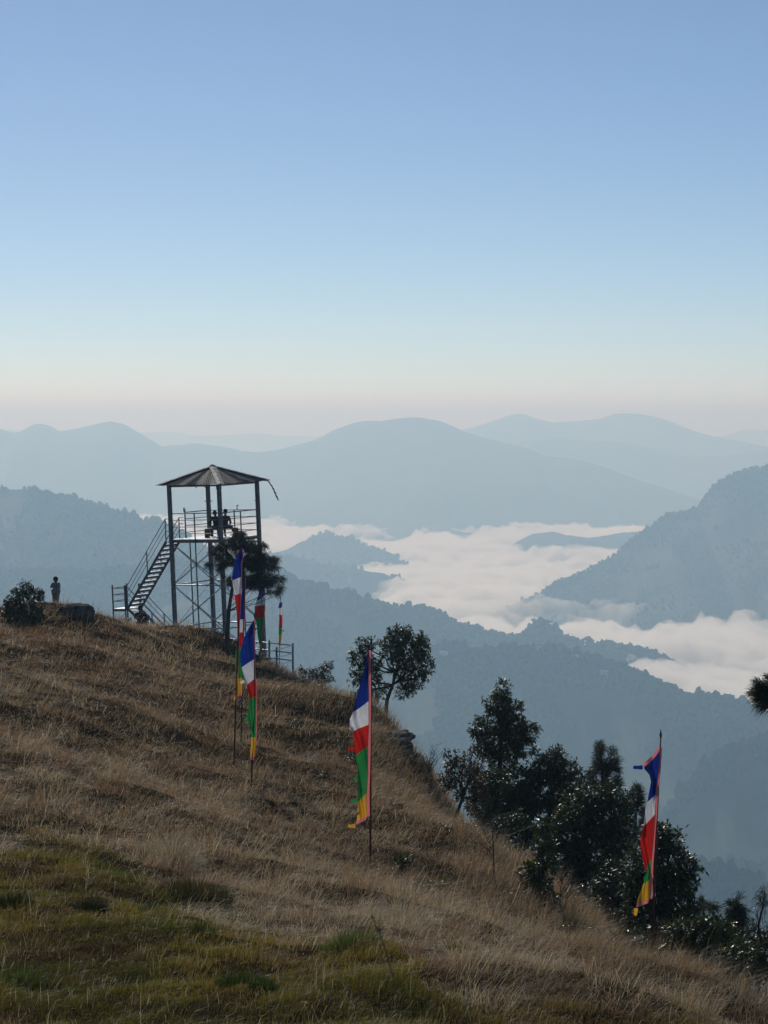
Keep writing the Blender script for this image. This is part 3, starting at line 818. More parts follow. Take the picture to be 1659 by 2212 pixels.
la = h * np.clip(1.0 + .6 * fbm(P[:, 0] / 2.2, P[:, 1] / 2.2, 95, 2) + r.normal(0, .45, n), .05, 2.0)
lean = np.stack([np.cos(th) * la + ox * h * 1.6, -np.abs(np.sin(th)) * la * .7 + .1 * la + oy * h * 1.6], -1)
pale = np.clip(.52 + .9 * fbm(P[:, 0] / 3, P[:, 1] / 4, 97, 3) + .5 * (D < 46) * np.clip((46 - D) / 16, 0, 1) - .25 * (D > 60), 0, 1) * r.uniform(.3, 1.2, n)
pale = np.clip(pale * (.25 + 1.3 * hash2(gx_, gy_, 9)), 0, 1)[:, None]
red = np.clip(.5 + fbm(P[:, 0] / 5 + 7, P[:, 1] / 5, 99, 3) * 1.2 + r.normal(0, .15, n), 0, 1)[:, None]
brown = np.array([.32, .205, .105]) * (1 - red) + np.array([.33, .175, .092]) * red
straw = np.array([.66, .54, .37])
glint = (r.uniform(0, 1, n) < .07)[:, None]  # a few blades coloured pale, painting sun glints into the grass
col = brown * (1 - pale) + straw * pale
col = np.where(glint, np.array([.80, .73, .60]), col * .95)
col *= r.uniform(.7, 1.2, n)[:, None]
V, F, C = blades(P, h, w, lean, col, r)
# matted thatch between the tussocks
r2, P2, qx2, qy2 = scatter(190000, 107)
k2 = ~in_green(qx2, qy2, 0) & (P2[:, 2] > -30) & (qy2 < 2330)
P2 = P2[k2]; n2 = len(P2)
h2 = r2.uniform(.05, .14, n2); t2 = r2.uniform(0, 6.28, n2); l2 = r2.uniform(.06, .22, n2)
sh2 = np.clip(.5 + fbm(P2[:, 0] / 1.4, P2[:, 1] / 1.6, 131, 3) * 1.3, 0, 1)[:, None]
c2 = (np.array([.20, .13, .07]) * (1 - sh2) + np.array([.42, .31, .19]) * sh2) * r2.uniform(.55, 1.2, n2)[:, None]
V2, F2, C2 = blades(P2, h2, np.maximum(.006, .5 * P2[:, 1] / 2278), np.stack([np.cos(t2) * l2 + .05, np.sin(t2) * l2], -1), c2, r2)
F2 = F2 + len(V); V = np.concatenate([V, V2]); F = np.concatenate([F, F2]); C = np.concatenate([C, C2])
me = np_mesh('dry_grass', V, F, smooth=False); set_col(me, 'col', C)
obj('dry_grass', me, M['grass'], label='long dry brown grass covering the hillside', cat='grass', kind='stuff')

# short green turf in the corner nearest the camera
r, P, qx, qy = scatter(420000, 103, 15.5, 40)
soft = fbm(P[:, 0] / 1.0, P[:, 1] / 1.2, 71, 4) * 75 + r.normal(0, 14, len(P))
k = in_green(qx, qy, soft - 6) & (qy < 2300)
cl = fbm(P[:, 0] / .55, P[:, 1] / .7, 111, 3)
k &= r.uniform(0, 1, len(P)) < np.clip(.9 + .7 * cl, .5, 1)
P, qx, qy, cl = P[k], qx[k], qy[k], cl[k]; n = len(P); D = P[:, 1]
h = (.062 + .05 * cl) * r.lognormal(0, .35, n) + .012
h *= .55 + .9 * np.clip(fbm(P[:, 0] / .45, P[:, 1] / .5, 119, 2) + .5, 0, 1.3)
w = np.maximum(.0045, .42 * D / 2278) * r.uniform(.6, 1.2, n)
th = r.uniform(0, 2 * np.pi, n); la = h * r.uniform(.1, .9, n)
lean = np.stack([np.cos(th) * la + .3 * h, np.sin(th) * la - .1 * h], -1)
gz = np.clip(.5 + 1.3 * fbm(P[:, 0] / 1.6, P[:, 1] / 1.9, 113, 3) + r.normal(0, .22, n), 0, 1)[:, None]
br = np.clip(.02 + 1.5 * fbm(P[:, 0] / 1.0 + 3, P[:, 1] / 1.2, 117, 3) + r.normal(0, .25, n), 0, 1)[:, None]
col = np.array([.115, .122, .018]) * gz + np.array([.31, .235, .04]) * (1 - gz)
col = col * (1 - br) + np.array([.20, .13, .07]) * br
st = (r.uniform(0, 1, n) < .022)[:, None]
col = np.where(st, np.array([.58, .50, .36]), col) * r.uniform(.75, 1.2, n)[:, None]
h = np.where(st[:, 0], h * 1.9, h); lean = np.where(st, lean * 2.4, lean)
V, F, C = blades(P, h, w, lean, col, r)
me = np_mesh('green_grass', V, F); set_col(me, 'col', C)
obj('green_grass', me, M['grass'], label='short olive green turf in the lower left corner', cat='grass', kind='stuff')

# rank grass hanging over the steep right-hand edge of the slope
def edge_grass(n, seed, pxa, pxb, ya, yb, hh):
    r = np.random.default_rng(seed)
    px = r.uniform(pxa, pxb, n); Y = r.uniform(ya, yb, n); X = (px - CX) / FPX * Y
    P = np.stack([X, Y, hgt(X, Y)], -1)
    h = hh * r.lognormal(0, .3, n); th = r.normal(.1, .8, n); la = h * r.uniform(.2, 1.2, n)
    lean = np.stack([np.cos(th) * la, -np.sin(th) * la * .6], -1)
    pl = r.uniform(0, 1, n)[:, None] ** 2
    col = (np.array([.25, .155, .08]) * (1 - pl) + np.array([.5, .4, .27]) * pl) * r.uniform(.6, 1.15, n)[:, None]
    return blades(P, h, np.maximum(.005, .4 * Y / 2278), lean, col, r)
parts = [edge_grass(16000, 201, 780, 1010, 56, 90, .34), edge_grass(9000, 202, 980, 1300, 44, 62, .34), edge_grass(7000, 203, 1250, 1720, 35, 50, .36), edge_grass(8000, 204, 560, 800, 76, 104, .32)]
off = 0; VV_, FF_, CC_ = [], [], []
for a_, b_, c_ in parts:
    VV_.append(a_); FF_.append(b_ + off); CC_.append(c_); off += len(a_)
me = np_mesh('edge_grass', np.concatenate(VV_), np.concatenate(FF_)); set_col(me, 'col', np.concatenate(CC_))
obj('edge_grass', me, M['grass'], label='rank dry grass along the right-hand edge of the hill', cat='grass', kind='stuff')

# tall seeding stalks along the skyline and in the long grass
r, P, qx, qy = scatter(5200, 105, 30, 112)
k = ~in_green(qx, qy, 0) & (P[:, 2] > -24)
P, qx, qy = P[k], qx[k], qy[k]; n = len(P)
h = r.uniform(.5, 1.0, n); D = P[:, 1]
w = np.maximum(.004, .28 * D / 2278)
th = r.normal(.2, .7, n); la = h * r.uniform(.15, .5, n)
lean = np.stack([np.cos(th) * la, -np.sin(th) * la * .5], -1)
col = np.array([.26, .19, .12])[None] * r.uniform(.6, 1.25, n)[:, None]
V, F, C = blades(P, h, w, lean, col, r)
me = np_mesh('grass_stalks', V, F); set_col(me, 'col', C)
obj('grass_stalks', me, M['grass'], label='tall thin seeding grass stalks scattered over the slope', cat='grass', kind='stuff')

# single tufts that stand out in the turf
def tuft(px, py, Y, rad, hh, n, c1, c2, label, seed, droop=.8):
    c = at(px, py, Y); r = np.random.default_rng(seed)
    a = r.uniform(0, 2 * np.pi, n); q = rad * np.sqrt(r.uniform(0, 1, n))
    X = c.x + np.cos(a) * q; Yw = Y + np.sin(a) * q
    P = np.stack([X, Yw, hgt(X, Yw) - .01], -1)
    hh *= 1.35
    h = hh * r.uniform(.5, 1.1, n) * (1.05 - .5 * q / rad)
    la = h * r.uniform(.2, droop, n) * (q / rad + .2)
    lean = np.stack([np.cos(a) * la + .08 * h, np.sin(a) * la], -1)
    g = r.uniform(0, 1, n)[:, None]
    col = np.array(c1) * g + np.array(c2) * (1 - g)
    o = Vector((c.x, Y, ground(c.x, Y)))
    V, F, C = blades(P - np.array(o), h, np.full(n, max(.006, .5 * Y / 2278)), lean, col, r)
    me = np_mesh('grass_tuft', V, F); set_col(me, 'col', C)
    obj('grass_tuft', me, M['grass'], None, o, label, 'grass tuft', 'tufts in the turf')
DK1, DK2 = (.016, .026, .008), (.036, .044, .014)
GR1, GR2 = (.055, .105, .018), (.12, .15, .035)
tuft(760, 2075, 25.2, .34, .26, 1500, GR1, GR2, 'broad fresh green grass tuft right of centre near the bottom', 1)
tuft(198, 1985, 28.5, .20, .24, 900, DK1, DK2, 'very dark round grass tuft standing alone on the turf', 2)
tuft(28, 1998, 28.2, .24, .22, 900, DK1, DK2, 'dark grass tuft at the left edge', 3)
tuft(345, 1985, 28.6, .22, .18, 900, GR1, DK2, 'green tuft right of the very dark round tuft', 4)
tuft(425, 1925, 32, .50, .32, 1700, DK2, (.11, .09, .04), 'wide dark mound of long grass above the turf', 5)
tuft(520, 2150, 23, .26, .16, 1000, GR1, DK2, 'low green tuft at the bottom left of centre', 6)
tuft(575, 2168, 22.5, .16, .14, 700, DK1, GR1, 'small dark green tuft at the bottom', 7)
tuft(440, 2040, 26.6, .16, .15, 600, DK2, GR2, 'small olive tuft in the middle of the turf', 8)
tuft(1010, 2128, 25.5, .24, .17, 900, GR1, DK2, 'green tuft at the lower edge of the reddish grass', 9)
tuft(45, 2120, 24.0, .26, .14, 900, GR1, GR2, 'bright low tuft at the lower left edge', 10)
tuft(260, 1870, 33.2, .20, .16, 700, GR1, GR2, 'bright green tuft on top of the turf edge at left', 11)
STR1, STR2 = (.46, .41, .31), (.34, .27, .18)
tuft(375, 1838, 36.2, .42, .5, 800, STR1, STR2, 'pale bleached clump of straw grass above the turf', 12, 1.1)
tuft(870, 1985, 33.5, .45, .4, 700, STR1, STR2, 'pale straw clump below the mid-slope flag', 13, 1.2)

# the lone dry stalk in the foreground
m = MB(); s0 = at(866, 2190, 21.5); g0 = ground(s0.x, 21.5)
pts = [at(872, 2212, 21.4), at(858, 2150, 21.4), at(846, 2100, 21.4), at(832, 2050, 21.4), at(818, 2010, 21.4), at(803, 1982, 21.4)]
pts[0].z = g0 - .02
o = Vector(pts[0])
root = empty('dry_stalk', o, 'single tall dry seed stalk leaning left in the foreground', 'stalk')
M['straw'] = mat_plain('straw', (.24, .15, .065), .7, 0, .3, 20)
MB().tube([p - o for p in pts], [.006, .006, .005, .005, .004, .002], 5).part('stem', M['straw'], root)
rs = random.Random(3)
for i in range(34):
    t = rs.uniform(.35, 1); k = t * 5; a = int(min(4, k)); p = pts[a].lerp(pts[a + 1], k - a) - o
    d = Vector((rs.uniform(-1, 1), rs.uniform(-1, 1), rs.uniform(.2, 1.4))).normalized() * rs.uniform(.015, .045)
    MB().tube([p, p + d * .6, p + d], [.003, .006, .001], 4).part('seed_head', M['straw'], root)
# ---------------------------------------------------------------- trees, shrubs, rocks
M['leaf'] = mat_leaf('broad_leaf', transl=.3, rough=.36, spec=.3, tcol=(1, 1, .45))
M['needle'] = mat_leaf('pine_needle', transl=.25, rough=.45, spec=.35)
M['bark'] = mat_plain('bark', (.055, .042, .034), .85, 0, .4, 14, bump=.4)
M['twig'] = mat_plain('dry_twig', (.07, .05, .04), .8, 0, .3, 20)
M['rock'] = mat_noise3('rock', [(.035, .033, .03), (.075, .07, .062), (.16, .155, .14)], 3.0, bump=.8, bdist=.08)

def unit(v): return v / np.maximum(np.linalg.norm(v, axis=-1, keepdims=True), 1e-9)

def leaves(C, A, k, ln, r, droop=.35, wide=.34, cols=((.028, .045, .014), (.055, .07, .02)), odd=None, oddp=.0):
    """k leaves radiating from every twig end C pointing along A"""
    n = len(C)
    d = unit(A[:, None, :] * .55 + r.normal(0, .75, (n, k, 3)) + np.array([0, 0, -droop]))
    b = C[:, None, :] + r.normal(0, ln * .28, (n, k, 3))
    L = ln * r.uniform(.6, 1.2, (n, k, 1))
    side = unit(np.cross(d, r.normal(0, 1, (n, k, 3)) * .5 + np.array([0, 0, 1.0])))
    nrm = np.cross(side, d)
    m = b + d * L * .5 + nrm * L * .05
    W = side * L * wide * .5
    tip = b + d * L - np.array([0, 0, 1]) * L * .12
    V = np.stack([b, m - W - nrm * L * .06, tip, m + W - nrm * L * .06], 2).reshape(-1, 4, 3)
    N = len(V)
    F = np.array([[0, 1, 2], [0, 2, 3]])[None] + (np.arange(N) * 4)[:, None, None]
    g = r.uniform(0, 1, (N, 1)); col = np.array(cols[0]) * g + np.array(cols[1]) * (1 - g)
    if odd is not None:
        p = r.uniform(0, 1, (N, 1)) < oddp; col = np.where(p, np.array(odd) * r.uniform(.6, 1.2, (N, 1)), col)
    return V.reshape(-1, 3), F.reshape(-1, 3), np.repeat(col, 4, 0)

def limb(m, p, q, r0, r1, rs, wob=.08, n=5):
    p, q = Vector(p), Vector(q); L = (q - p).length; pts = []
    for i in range(n + 1):
        t = i / n; j = Vector((rs.uniform(-1, 1), rs.uniform(-1, 1), rs.uniform(-.5, .9))) * wob * L * math.sin(math.pi * t)
        pts.append(p.lerp(q, t) + j)
    m.tube(pts, [r0 + (r1 - r0) * i / n for i in range(n + 1)], 6)
    return pts

def broad(name, label, cat, base, D, trunk, lobes, leaf=.13, k=8, dens=1.0, seed=1, trad=.06, group=None, cols=((.030, .048, .012), (.070, .086, .022)), odd=None, oddp=0, limbs=True, droop=.35, fill=.6, wide=.34, grow=1.0, snap=False):
    """base (px,py) on the ground at distance D; trunk: way points above it; lobes: (px, py, rx, ry, depth) of the crown masses"""
    r = np.random.default_rng(seed); rs = random.Random(seed)
    b = at(*base, D); g = ground(b.x, b.y)
    root = empty(name, (b.x, b.y, g), label, cat, group)
    o = Vector(root.location)
    if snap: o = o - Vector((0, 0, g - b.z - .06))
    tp = [Vector((0, 0, min(b.z, g) - g - .15))] + [at(x, y, D) - o for x, y in trunk]
    m = MB(); nt = len(tp)
    if nt > 1: m.tube(tp, [trad * (1 - .55 * i / (nt - 1)) for i in range(nt)], 8)
    mm = FPX / D
    CC, AA = [], []
    lm = MB()
    for (x, y, rx, ry, dd) in lobes:
        c = np.array(at(x, y, D + dd) - o); rx, ry = rx * grow, ry * grow; R3 = np.array([rx / mm, (rx * .55 + ry * .45) / mm, ry / mm])
        vol = R3[0] * R3[1] * R3[2]
        nc = int(max(20, 950 * dens * (R3[0] * R3[2]) / (leaf / .13) ** 2))
        u = unit(r.normal(0, 1, (nc, 3))); rad = r.uniform(fill ** 3, 1, (nc, 1)) ** (1 / 3.0)
        bumps = 1 + .22 * np.sin(u[:, :1] * 5 + seed) * np.cos(u[:, 2:] * 6 + seed * 2) + r.normal(0, .09, (nc, 1))
        P = c + u * R3 * rad * bumps
        CC.append(P); AA.append(unit(u + np.array([0, 0, .35])))
        if limbs and nt > 1:
            st = tp[max(1, nt - 1 - rs.randint(0, 1))]
            limb(lm, st, c, trad * .45, trad * .16, rs)
            for j in r.choice(nc, min(nc, 9), replace=False):
                limb(lm, Vector(c).lerp(st, .25), P[j], trad * .17, .004, rs, .1, 4)
    if m.v: m.part('trunk', M['bark'], root, True)
    if lm.v: lm.part('branches', M['bark'], root, True)
    C, A = np.concatenate(CC), np.concatenate(AA)
    V, F, col = leaves(C, A, k, leaf, r, droop, wide, cols, odd, oddp)
    me = np_mesh('crown', V, F); set_col(me, 'col', col)
    obj('crown', me, M['leaf'], root)
    return root

broad('broadleaf_tree', 'round broadleaf tree with leaning forked trunk on the skyline', 'tree', (828, 1540), 83, [(836, 1512), (848, 1480), (856, 1452)],
      [(862, 1372, 30, 24, 0), (842, 1400, 24, 22, .3), (880, 1400, 36, 34, -.3), (868, 1440, 30, 26, .2), (908, 1395, 22, 26, .1), (916, 1435, 20, 28, -.2), (890, 1465, 26, 24, 0), (872, 1490, 20, 16, .3), (788, 1392, 18, 18, .3), (776, 1420, 22, 22, 0), (800, 1445, 26, 30, -.2), (775, 1462, 20, 18, .2), (812, 1488, 24, 24, .3), (780, 1505, 24, 18, 0)], leaf=.15, seed=11, trad=.085, dens=.8, fill=.45)
broad('broadleaf_tree', 'tall pyramid-shaped tree rising highest above the dark thicket', 'tree', (1078, 1830), 66, [(1078, 1720), (1080, 1640), (1082, 1560)],
      [(1085, 1490, 17, 18, 0), (1078, 1520, 30, 24, .3), (1106, 1530, 26, 24, -.2), (1070, 1560, 34, 28, 0), (1110, 1570, 34, 28, .4), (1142, 1580, 24, 20, 0), (1036, 1578, 18, 26, .2), (1085, 1605, 48, 30, -.3), (1130, 1612, 28, 24, .3), (1045, 1615, 22, 18, .3), (1085, 1645, 34, 22, .2)], leaf=.14, seed=12, trad=.1, dens=.95, odd=(.12, .07, .03), oddp=.04)
broad('broadleaf_tree', 'slim tree with reddish leaves leaning right at the thicket edge', 'tree', (976, 1795), 58, [(984, 1765), (1000, 1722), (1012, 1690)],
      [(972, 1640, 18, 20, 0), (992, 1660, 26, 26, .2), (1018, 1648, 26, 30, -.2), (965, 1685, 20, 22, .2), (1000, 1700, 30, 26, 0), (1030, 1690, 26, 28, .3), (1035, 1730, 26, 22, 0)], leaf=.12, seed=13, trad=.06, dens=.5, odd=(.15, .06, .035), oddp=.35, fill=.3)
broad('broadleaf_tree', 'dense dark tree in the middle of the thicket with arching right bough', 'tree', (1190, 1860), 64, [(1190, 1780), (1186, 1730)],
      [(1130, 1690, 40, 34, .3), (1180, 1660, 34, 30, 0), (1200, 1640, 24, 22, -.2), (1225, 1662, 22, 18, 0), (1245, 1690, 26, 22, .2), (1180, 1710, 50, 40, 0), (1110, 1745, 44, 40, .2), (1170, 1770, 52, 46, -.3), (1235, 1740, 44, 44, .2), (1080, 1770, 34, 36, .5)], leaf=.15, seed=14, grow=1.15, trad=.11, dens=.9)
broad('broadleaf_tree', 'olive green bushy tree left of the two-topped pine', 'tree', (1260, 1950), 59, [(1262, 1850), (1268, 1790)],
      [(1290, 1720, 36, 26, 0), (1330, 1730, 26, 22, .2), (1250, 1750, 40, 34, -.2), (1310, 1770, 48, 40, 0), (1230, 1800, 44, 44, .3), (1290, 1830, 56, 50, -.3), (1340, 1810, 34, 40, .3), (1225, 1860, 36, 44, 0), (1285, 1900, 54, 48, .2)], leaf=.15, seed=15, grow=1.15, trad=.11, dens=.95, cols=((.026, .042, .012), (.066, .078, .022)))
broad('broadleaf_tree', 'dark broad tree right behind the far right flag', 'tree', (1425, 2060), 50, [(1428, 1960), (1432, 1890)],
      [(1420, 1800, 24, 22, 0), (1448, 1815, 26, 26, .2), (1400, 1850, 34, 40, -.2), (1450, 1865, 36, 40, 0), (1485, 1870, 20, 26, .2), (1490, 1905, 16, 22, 0), (1420, 1920, 48, 44, .2), (1468, 1945, 34, 36, -.2), (1370, 1900, 26, 44, .2), (1400, 1985, 56, 44, 0), (1460, 1995, 44, 36, .3)], leaf=.15, seed=16, grow=1.15, trad=.1, dens=.95, odd=(.11, .085, .03), oddp=.06)
broad('broadleaf_tree', 'blackish low tree filling the hollow left of the far right flag', 'tree', (1330, 2080), 53, [(1332, 1990)],
      [(1330, 1900, 40, 36, .3), (1290, 1955, 44, 40, 0), (1345, 1970, 46, 44, .3), (1310, 2020, 50, 36, 0), (1370, 2040, 36, 30, .3)], leaf=.15, seed=17, grow=1.15, trad=.09, dens=.85, cols=((.02, .032, .011), (.04, .05, .017)))
broad('shrub', 'glossy-leaved spreading bush at the lower right behind the grass', 'shrub', (1510, 2120), 42, [(1512, 2080)],
      [(1490, 2010, 38, 26, .3), (1540, 2000, 40, 24, 0), (1470, 2050, 36, 34, 0), (1530, 2045, 46, 34, .3), (1580, 2045, 30, 30, .2), (1500, 2085, 50, 26, 0)], leaf=.13, seed=18, grow=1.15, trad=.05, dens=.9)
broad('shrub', 'yellowish glossy bush beside the thin pine trunk at the right edge', 'shrub', (1605, 2135), 40, [(1605, 2100)],
      [(1575, 2075, 30, 26, 0), (1615, 2065, 34, 28, .2), (1600, 2100, 44, 26, -.2), (1650, 2090, 24, 30, .3)], leaf=.12, seed=19, grow=1.15, trad=.04, dens=.8, cols=((.04, .05, .014), (.08, .085, .025)))
broad('shrub', 'upright shrub with big shining leaves in front of the thicket', 'shrub', (1168, 1968), 46.5, [(1168, 1930), (1172, 1880), (1176, 1830)],
      [(1180, 1790, 14, 16, 0), (1172, 1825, 22, 18, .1), (1185, 1860, 24, 24, 0), (1150, 1880, 24, 18, -.1), (1165, 1910, 34, 24, .1), (1140, 1890, 20, 14, .1), (1175, 1940, 30, 22, 0)], leaf=.16, seed=20, trad=.03, dens=.75, droop=.1, wide=.36, fill=.3)
broad('shrub', 'shining low shrub under the far right flag', 'shrub', (1345, 2105), 40.5, [(1345, 2080)],
      [(1330, 2035, 24, 16, 0), (1365, 2025, 24, 20, .1), (1345, 2060, 34, 22, 0), (1380, 2070, 24, 20, .1)], leaf=.14, seed=21, trad=.025, dens=.7, droop=.1, fill=.3)
broad('shrub', 'little sparse shrub with white glinting leaves in mid-slope grass', 'shrub', (872, 1902), 44.5, [(870, 1880)],
      [(862, 1862, 12, 10, 0), (880, 1862, 12, 14, .1), (870, 1885, 16, 14, 0)], leaf=.10, seed=22, trad=.012, dens=.45, droop=.1, fill=.2)
broad('shrub', 'low yellow-green shrub right of the little sparse shrub', 'shrub', (940, 1940), 43, [(940, 1925)],
      [(925, 1915, 14, 12, 0), (950, 1910, 18, 14, .1), (938, 1928, 22, 12, 0)], leaf=.10, seed=23, trad=.012, dens=.6, droop=.1, cols=((.06, .075, .015), (.14, .13, .03)), fill=.2)
broad('shrub', 'shrub around the foot of the bare sapling', 'shrub', (1080, 1975), 45.5, [(1078, 1950)],
      [(1070, 1935, 16, 16, 0), (1095, 1940, 16, 16, .1), (1080, 1958, 24, 14, 0)], leaf=.11, seed=24, trad=.012, dens=.6, droop=.1, fill=.2)
broad('shrub', 'bright-leaved shrub low between the sapling and the far right flag', 'shrub', (1250, 2045), 42.5, [(1250, 2025)],
      [(1235, 2005, 18, 12, 0), (1265, 2010, 18, 14, .1), (1250, 2025, 26, 14, 0)], leaf=.12, seed=25, trad=.014, dens=.6, droop=.1, cols=((.05, .06, .016), (.11, .11, .035)), fill=.2)
broad('shrub', 'leafy bush on the crest at the left edge near the child', 'shrub', (50, 1345), 84, [(50, 1325), (52, 1305)],
      [(56, 1268, 15, 12, 0), (38, 1280, 16, 12, .1), (72, 1282, 16, 14, 0), (88, 1285, 8, 12, .1), (22, 1298, 16, 12, 0), (50, 1300, 26, 18, -.1), (80, 1305, 16, 16, .1), (45, 1322, 36, 14, 0), (20, 1332, 20, 12, .1), (76, 1330, 20, 14, -.1), (48, 1342, 38, 14, 0), (14, 1312, 12, 10, .1)], leaf=.15, seed=26, trad=.03, dens=.75, cols=((.026, .04, .014), (.06, .07, .026)), fill=.3)
broad('shrub', 'scrubby bush on the skyline right of the rail fence', 'shrub', (690, 1492), 94, [(690, 1475)],
      [(708, 1438, 12, 12, 0), (690, 1450, 16, 12, .1), (672, 1455, 14, 12, 0), (652, 1450, 7, 14, .1), (700, 1468, 22, 14, 0), (665, 1475, 20, 10, 0)], leaf=.13, seed=27, trad=.02, dens=.6, cols=((.04, .05, .02), (.09, .085, .04)), fill=.2)
broad('shrub', 'dark scrub at the foot of the tower beside the pine trunk', 'shrub', (466, 1405), 104, [(466, 1395)],
      [(452, 1388, 12, 10, 0), (470, 1380, 14, 16, .1), (462, 1400, 24, 12, 0), (425, 1385, 14, 8, .2)], leaf=.13, seed=28, trad=.02, dens=.6, fill=.2, cols=((.025, .032, .013), (.05, .05, .025)))
broad('shrub', 'dark straggly shrub at the stair foot left of the tower', 'shrub', (278, 1362), 98, [(278, 1350)],
      [(276, 1345, 8, 16, 0), (284, 1365, 12, 10, 0)], leaf=.10, seed=29, trad=.012, dens=.5, fill=.1, cols=((.04, .045, .02), (.08, .075, .035)))
broad('shrub', 'ivy-like scrub hanging over the rocky edge below the round tree', 'shrub', (905, 1690), 71, [(905, 1670)],
      [(895, 1640, 20, 16, 0), (910, 1665, 20, 22, 0), (922, 1695, 14, 22, .1)], leaf=.09, seed=30, trad=.015, dens=.7, fill=.3, cols=((.03, .035, .014), (.075, .065, .03)))
broad('shrub', 'dark low bush in the pine shadow behind the flag cluster', 'shrub', (568, 1480), 96, [(568, 1465)],
      [(566, 1465, 9, 16, 0), (575, 1478, 12, 10, 0)], leaf=.12, seed=31, trad=.012, dens=.6, fill=.1, cols=((.02, .026, .01), (.035, .04, .016)))

broad('shrub', 'black-green bush filling the corner below the far right flag', 'shrub', (1440, 2118), 42.5, [(1440, 2090)],
      [(1420, 2030, 40, 30, .5), (1460, 2055, 44, 32, .3), (1415, 2075, 40, 28, 0), (1400, 2050, 30, 30, .4)], leaf=.13, seed=32, grow=1.15, trad=.04, dens=.8, cols=((.02, .03, .011), (.042, .05, .017)))
broad('shrub', 'dark bush behind the crooked pine at the right edge', 'shrub', (1655, 2140), 46, [(1655, 2110)],
      [(1640, 2040, 34, 30, .5), (1680, 2060, 40, 40, .3), (1640, 2085, 40, 34, 0), (1600, 2030, 30, 24, .6)], leaf=.13, seed=33, grow=1.15, trad=.04, dens=.8, cols=((.02, .03, .011), (.042, .05, .017)))
broad('broadleaf_tree', 'low dark tree at the foot of the tall pyramid-shaped tree', 'tree', (1105, 1880), 61, [(1108, 1830)],
      [(1060, 1800, 30, 30, .3), (1105, 1800, 36, 40, 0), (1150, 1820, 36, 36, .2), (1195, 1850, 36, 40, 0), (1130, 1850, 34, 26, 0), (1225, 1900, 30, 36, 0)], leaf=.13, seed=34, grow=1.15, trad=.05, dens=.8)

broad('broadleaf_tree', 'dark leafy tree between the slim reddish tree and the thicket middle', 'tree', (1050, 1850), 63, [(1052, 1790), (1056, 1740)],
      [(1040, 1690, 30, 28, .3), (1075, 1690, 34, 30, 0), (1040, 1735, 38, 34, -.2), (1090, 1735, 36, 34, .2), (1050, 1785, 42, 34, 0), (1120, 1720, 30, 34, .4)], leaf=.14, seed=35, trad=.07, dens=.85)
rsx = random.Random(77)
for i, (px_, py_, D_) in enumerate(((610, 1535, 80), (655, 1500, 90), (700, 1560, 80), (745, 1530, 86), (790, 1590, 76), (840, 1640, 70), (880, 1720, 64), (760, 1660, 66), (640, 1610, 70), (930, 1760, 60), (700, 1690, 60), (850, 1780, 55), (1010, 1850, 50), (960, 1830, 51))):
    broad('bracken', 'low dark clump of withered bracken on the right-hand slope', 'bracken', (px_, py_), D_, [(px_ + 1, py_ - 6)],
          [(px_ + rsx.uniform(-6, 6), py_ - 8 - rsx.uniform(0, 6), rsx.uniform(9, 17) * 70 / D_, rsx.uniform(5, 10) * 70 / D_, 0), (px_ + rsx.uniform(-12, 12), py_ - 4, rsx.uniform(8, 14) * 70 / D_, 6 * 70 / D_, .1)],
          leaf=.10, seed=300 + i, trad=.01, dens=.5, fill=.1, limbs=False, group='bracken clumps on the slope', cols=((.035, .035, .015), (.085, .06, .028)), droop=.2, snap=True)

# --- pines: needles in drooping brushes
def brushes(P, A, k, ln, r, dark=((.018, .030, .014), (.040, .052, .022)), w=.012, droop=.5):
    n = len(P)
    d = unit(A[:, None, :] * .75 + r.normal(0, .5, (n, k, 3)))
    b = P[:, None, :] - A[:, None, :] * ln * .8 * r.uniform(0, 1, (n, k, 1))
    L = ln * r.uniform(.7, 1.15, (n, k, 1))
    mid = b + d * L * .55; tip = b + d * L * .9 + np.array([0, 0, -1]) * L * droop
    s = unit(r.normal(0, 1, (n, k, 3))) * w * .5
    V = np.stack([b, mid - s, mid + s, tip], 2).reshape(-1, 4, 3); N = len(V)
    F = np.array([[0, 1, 2], [1, 3, 2]])[None] + (np.arange(N) * 4)[:, None, None]
    g = r.uniform(0, 1, (N, 1)); col = np.array(dark[0]) * g + np.array(dark[1]) * (1 - g)
    return V.reshape(-1, 3), F.reshape(-1, 3), np.repeat(col, 4, 0)

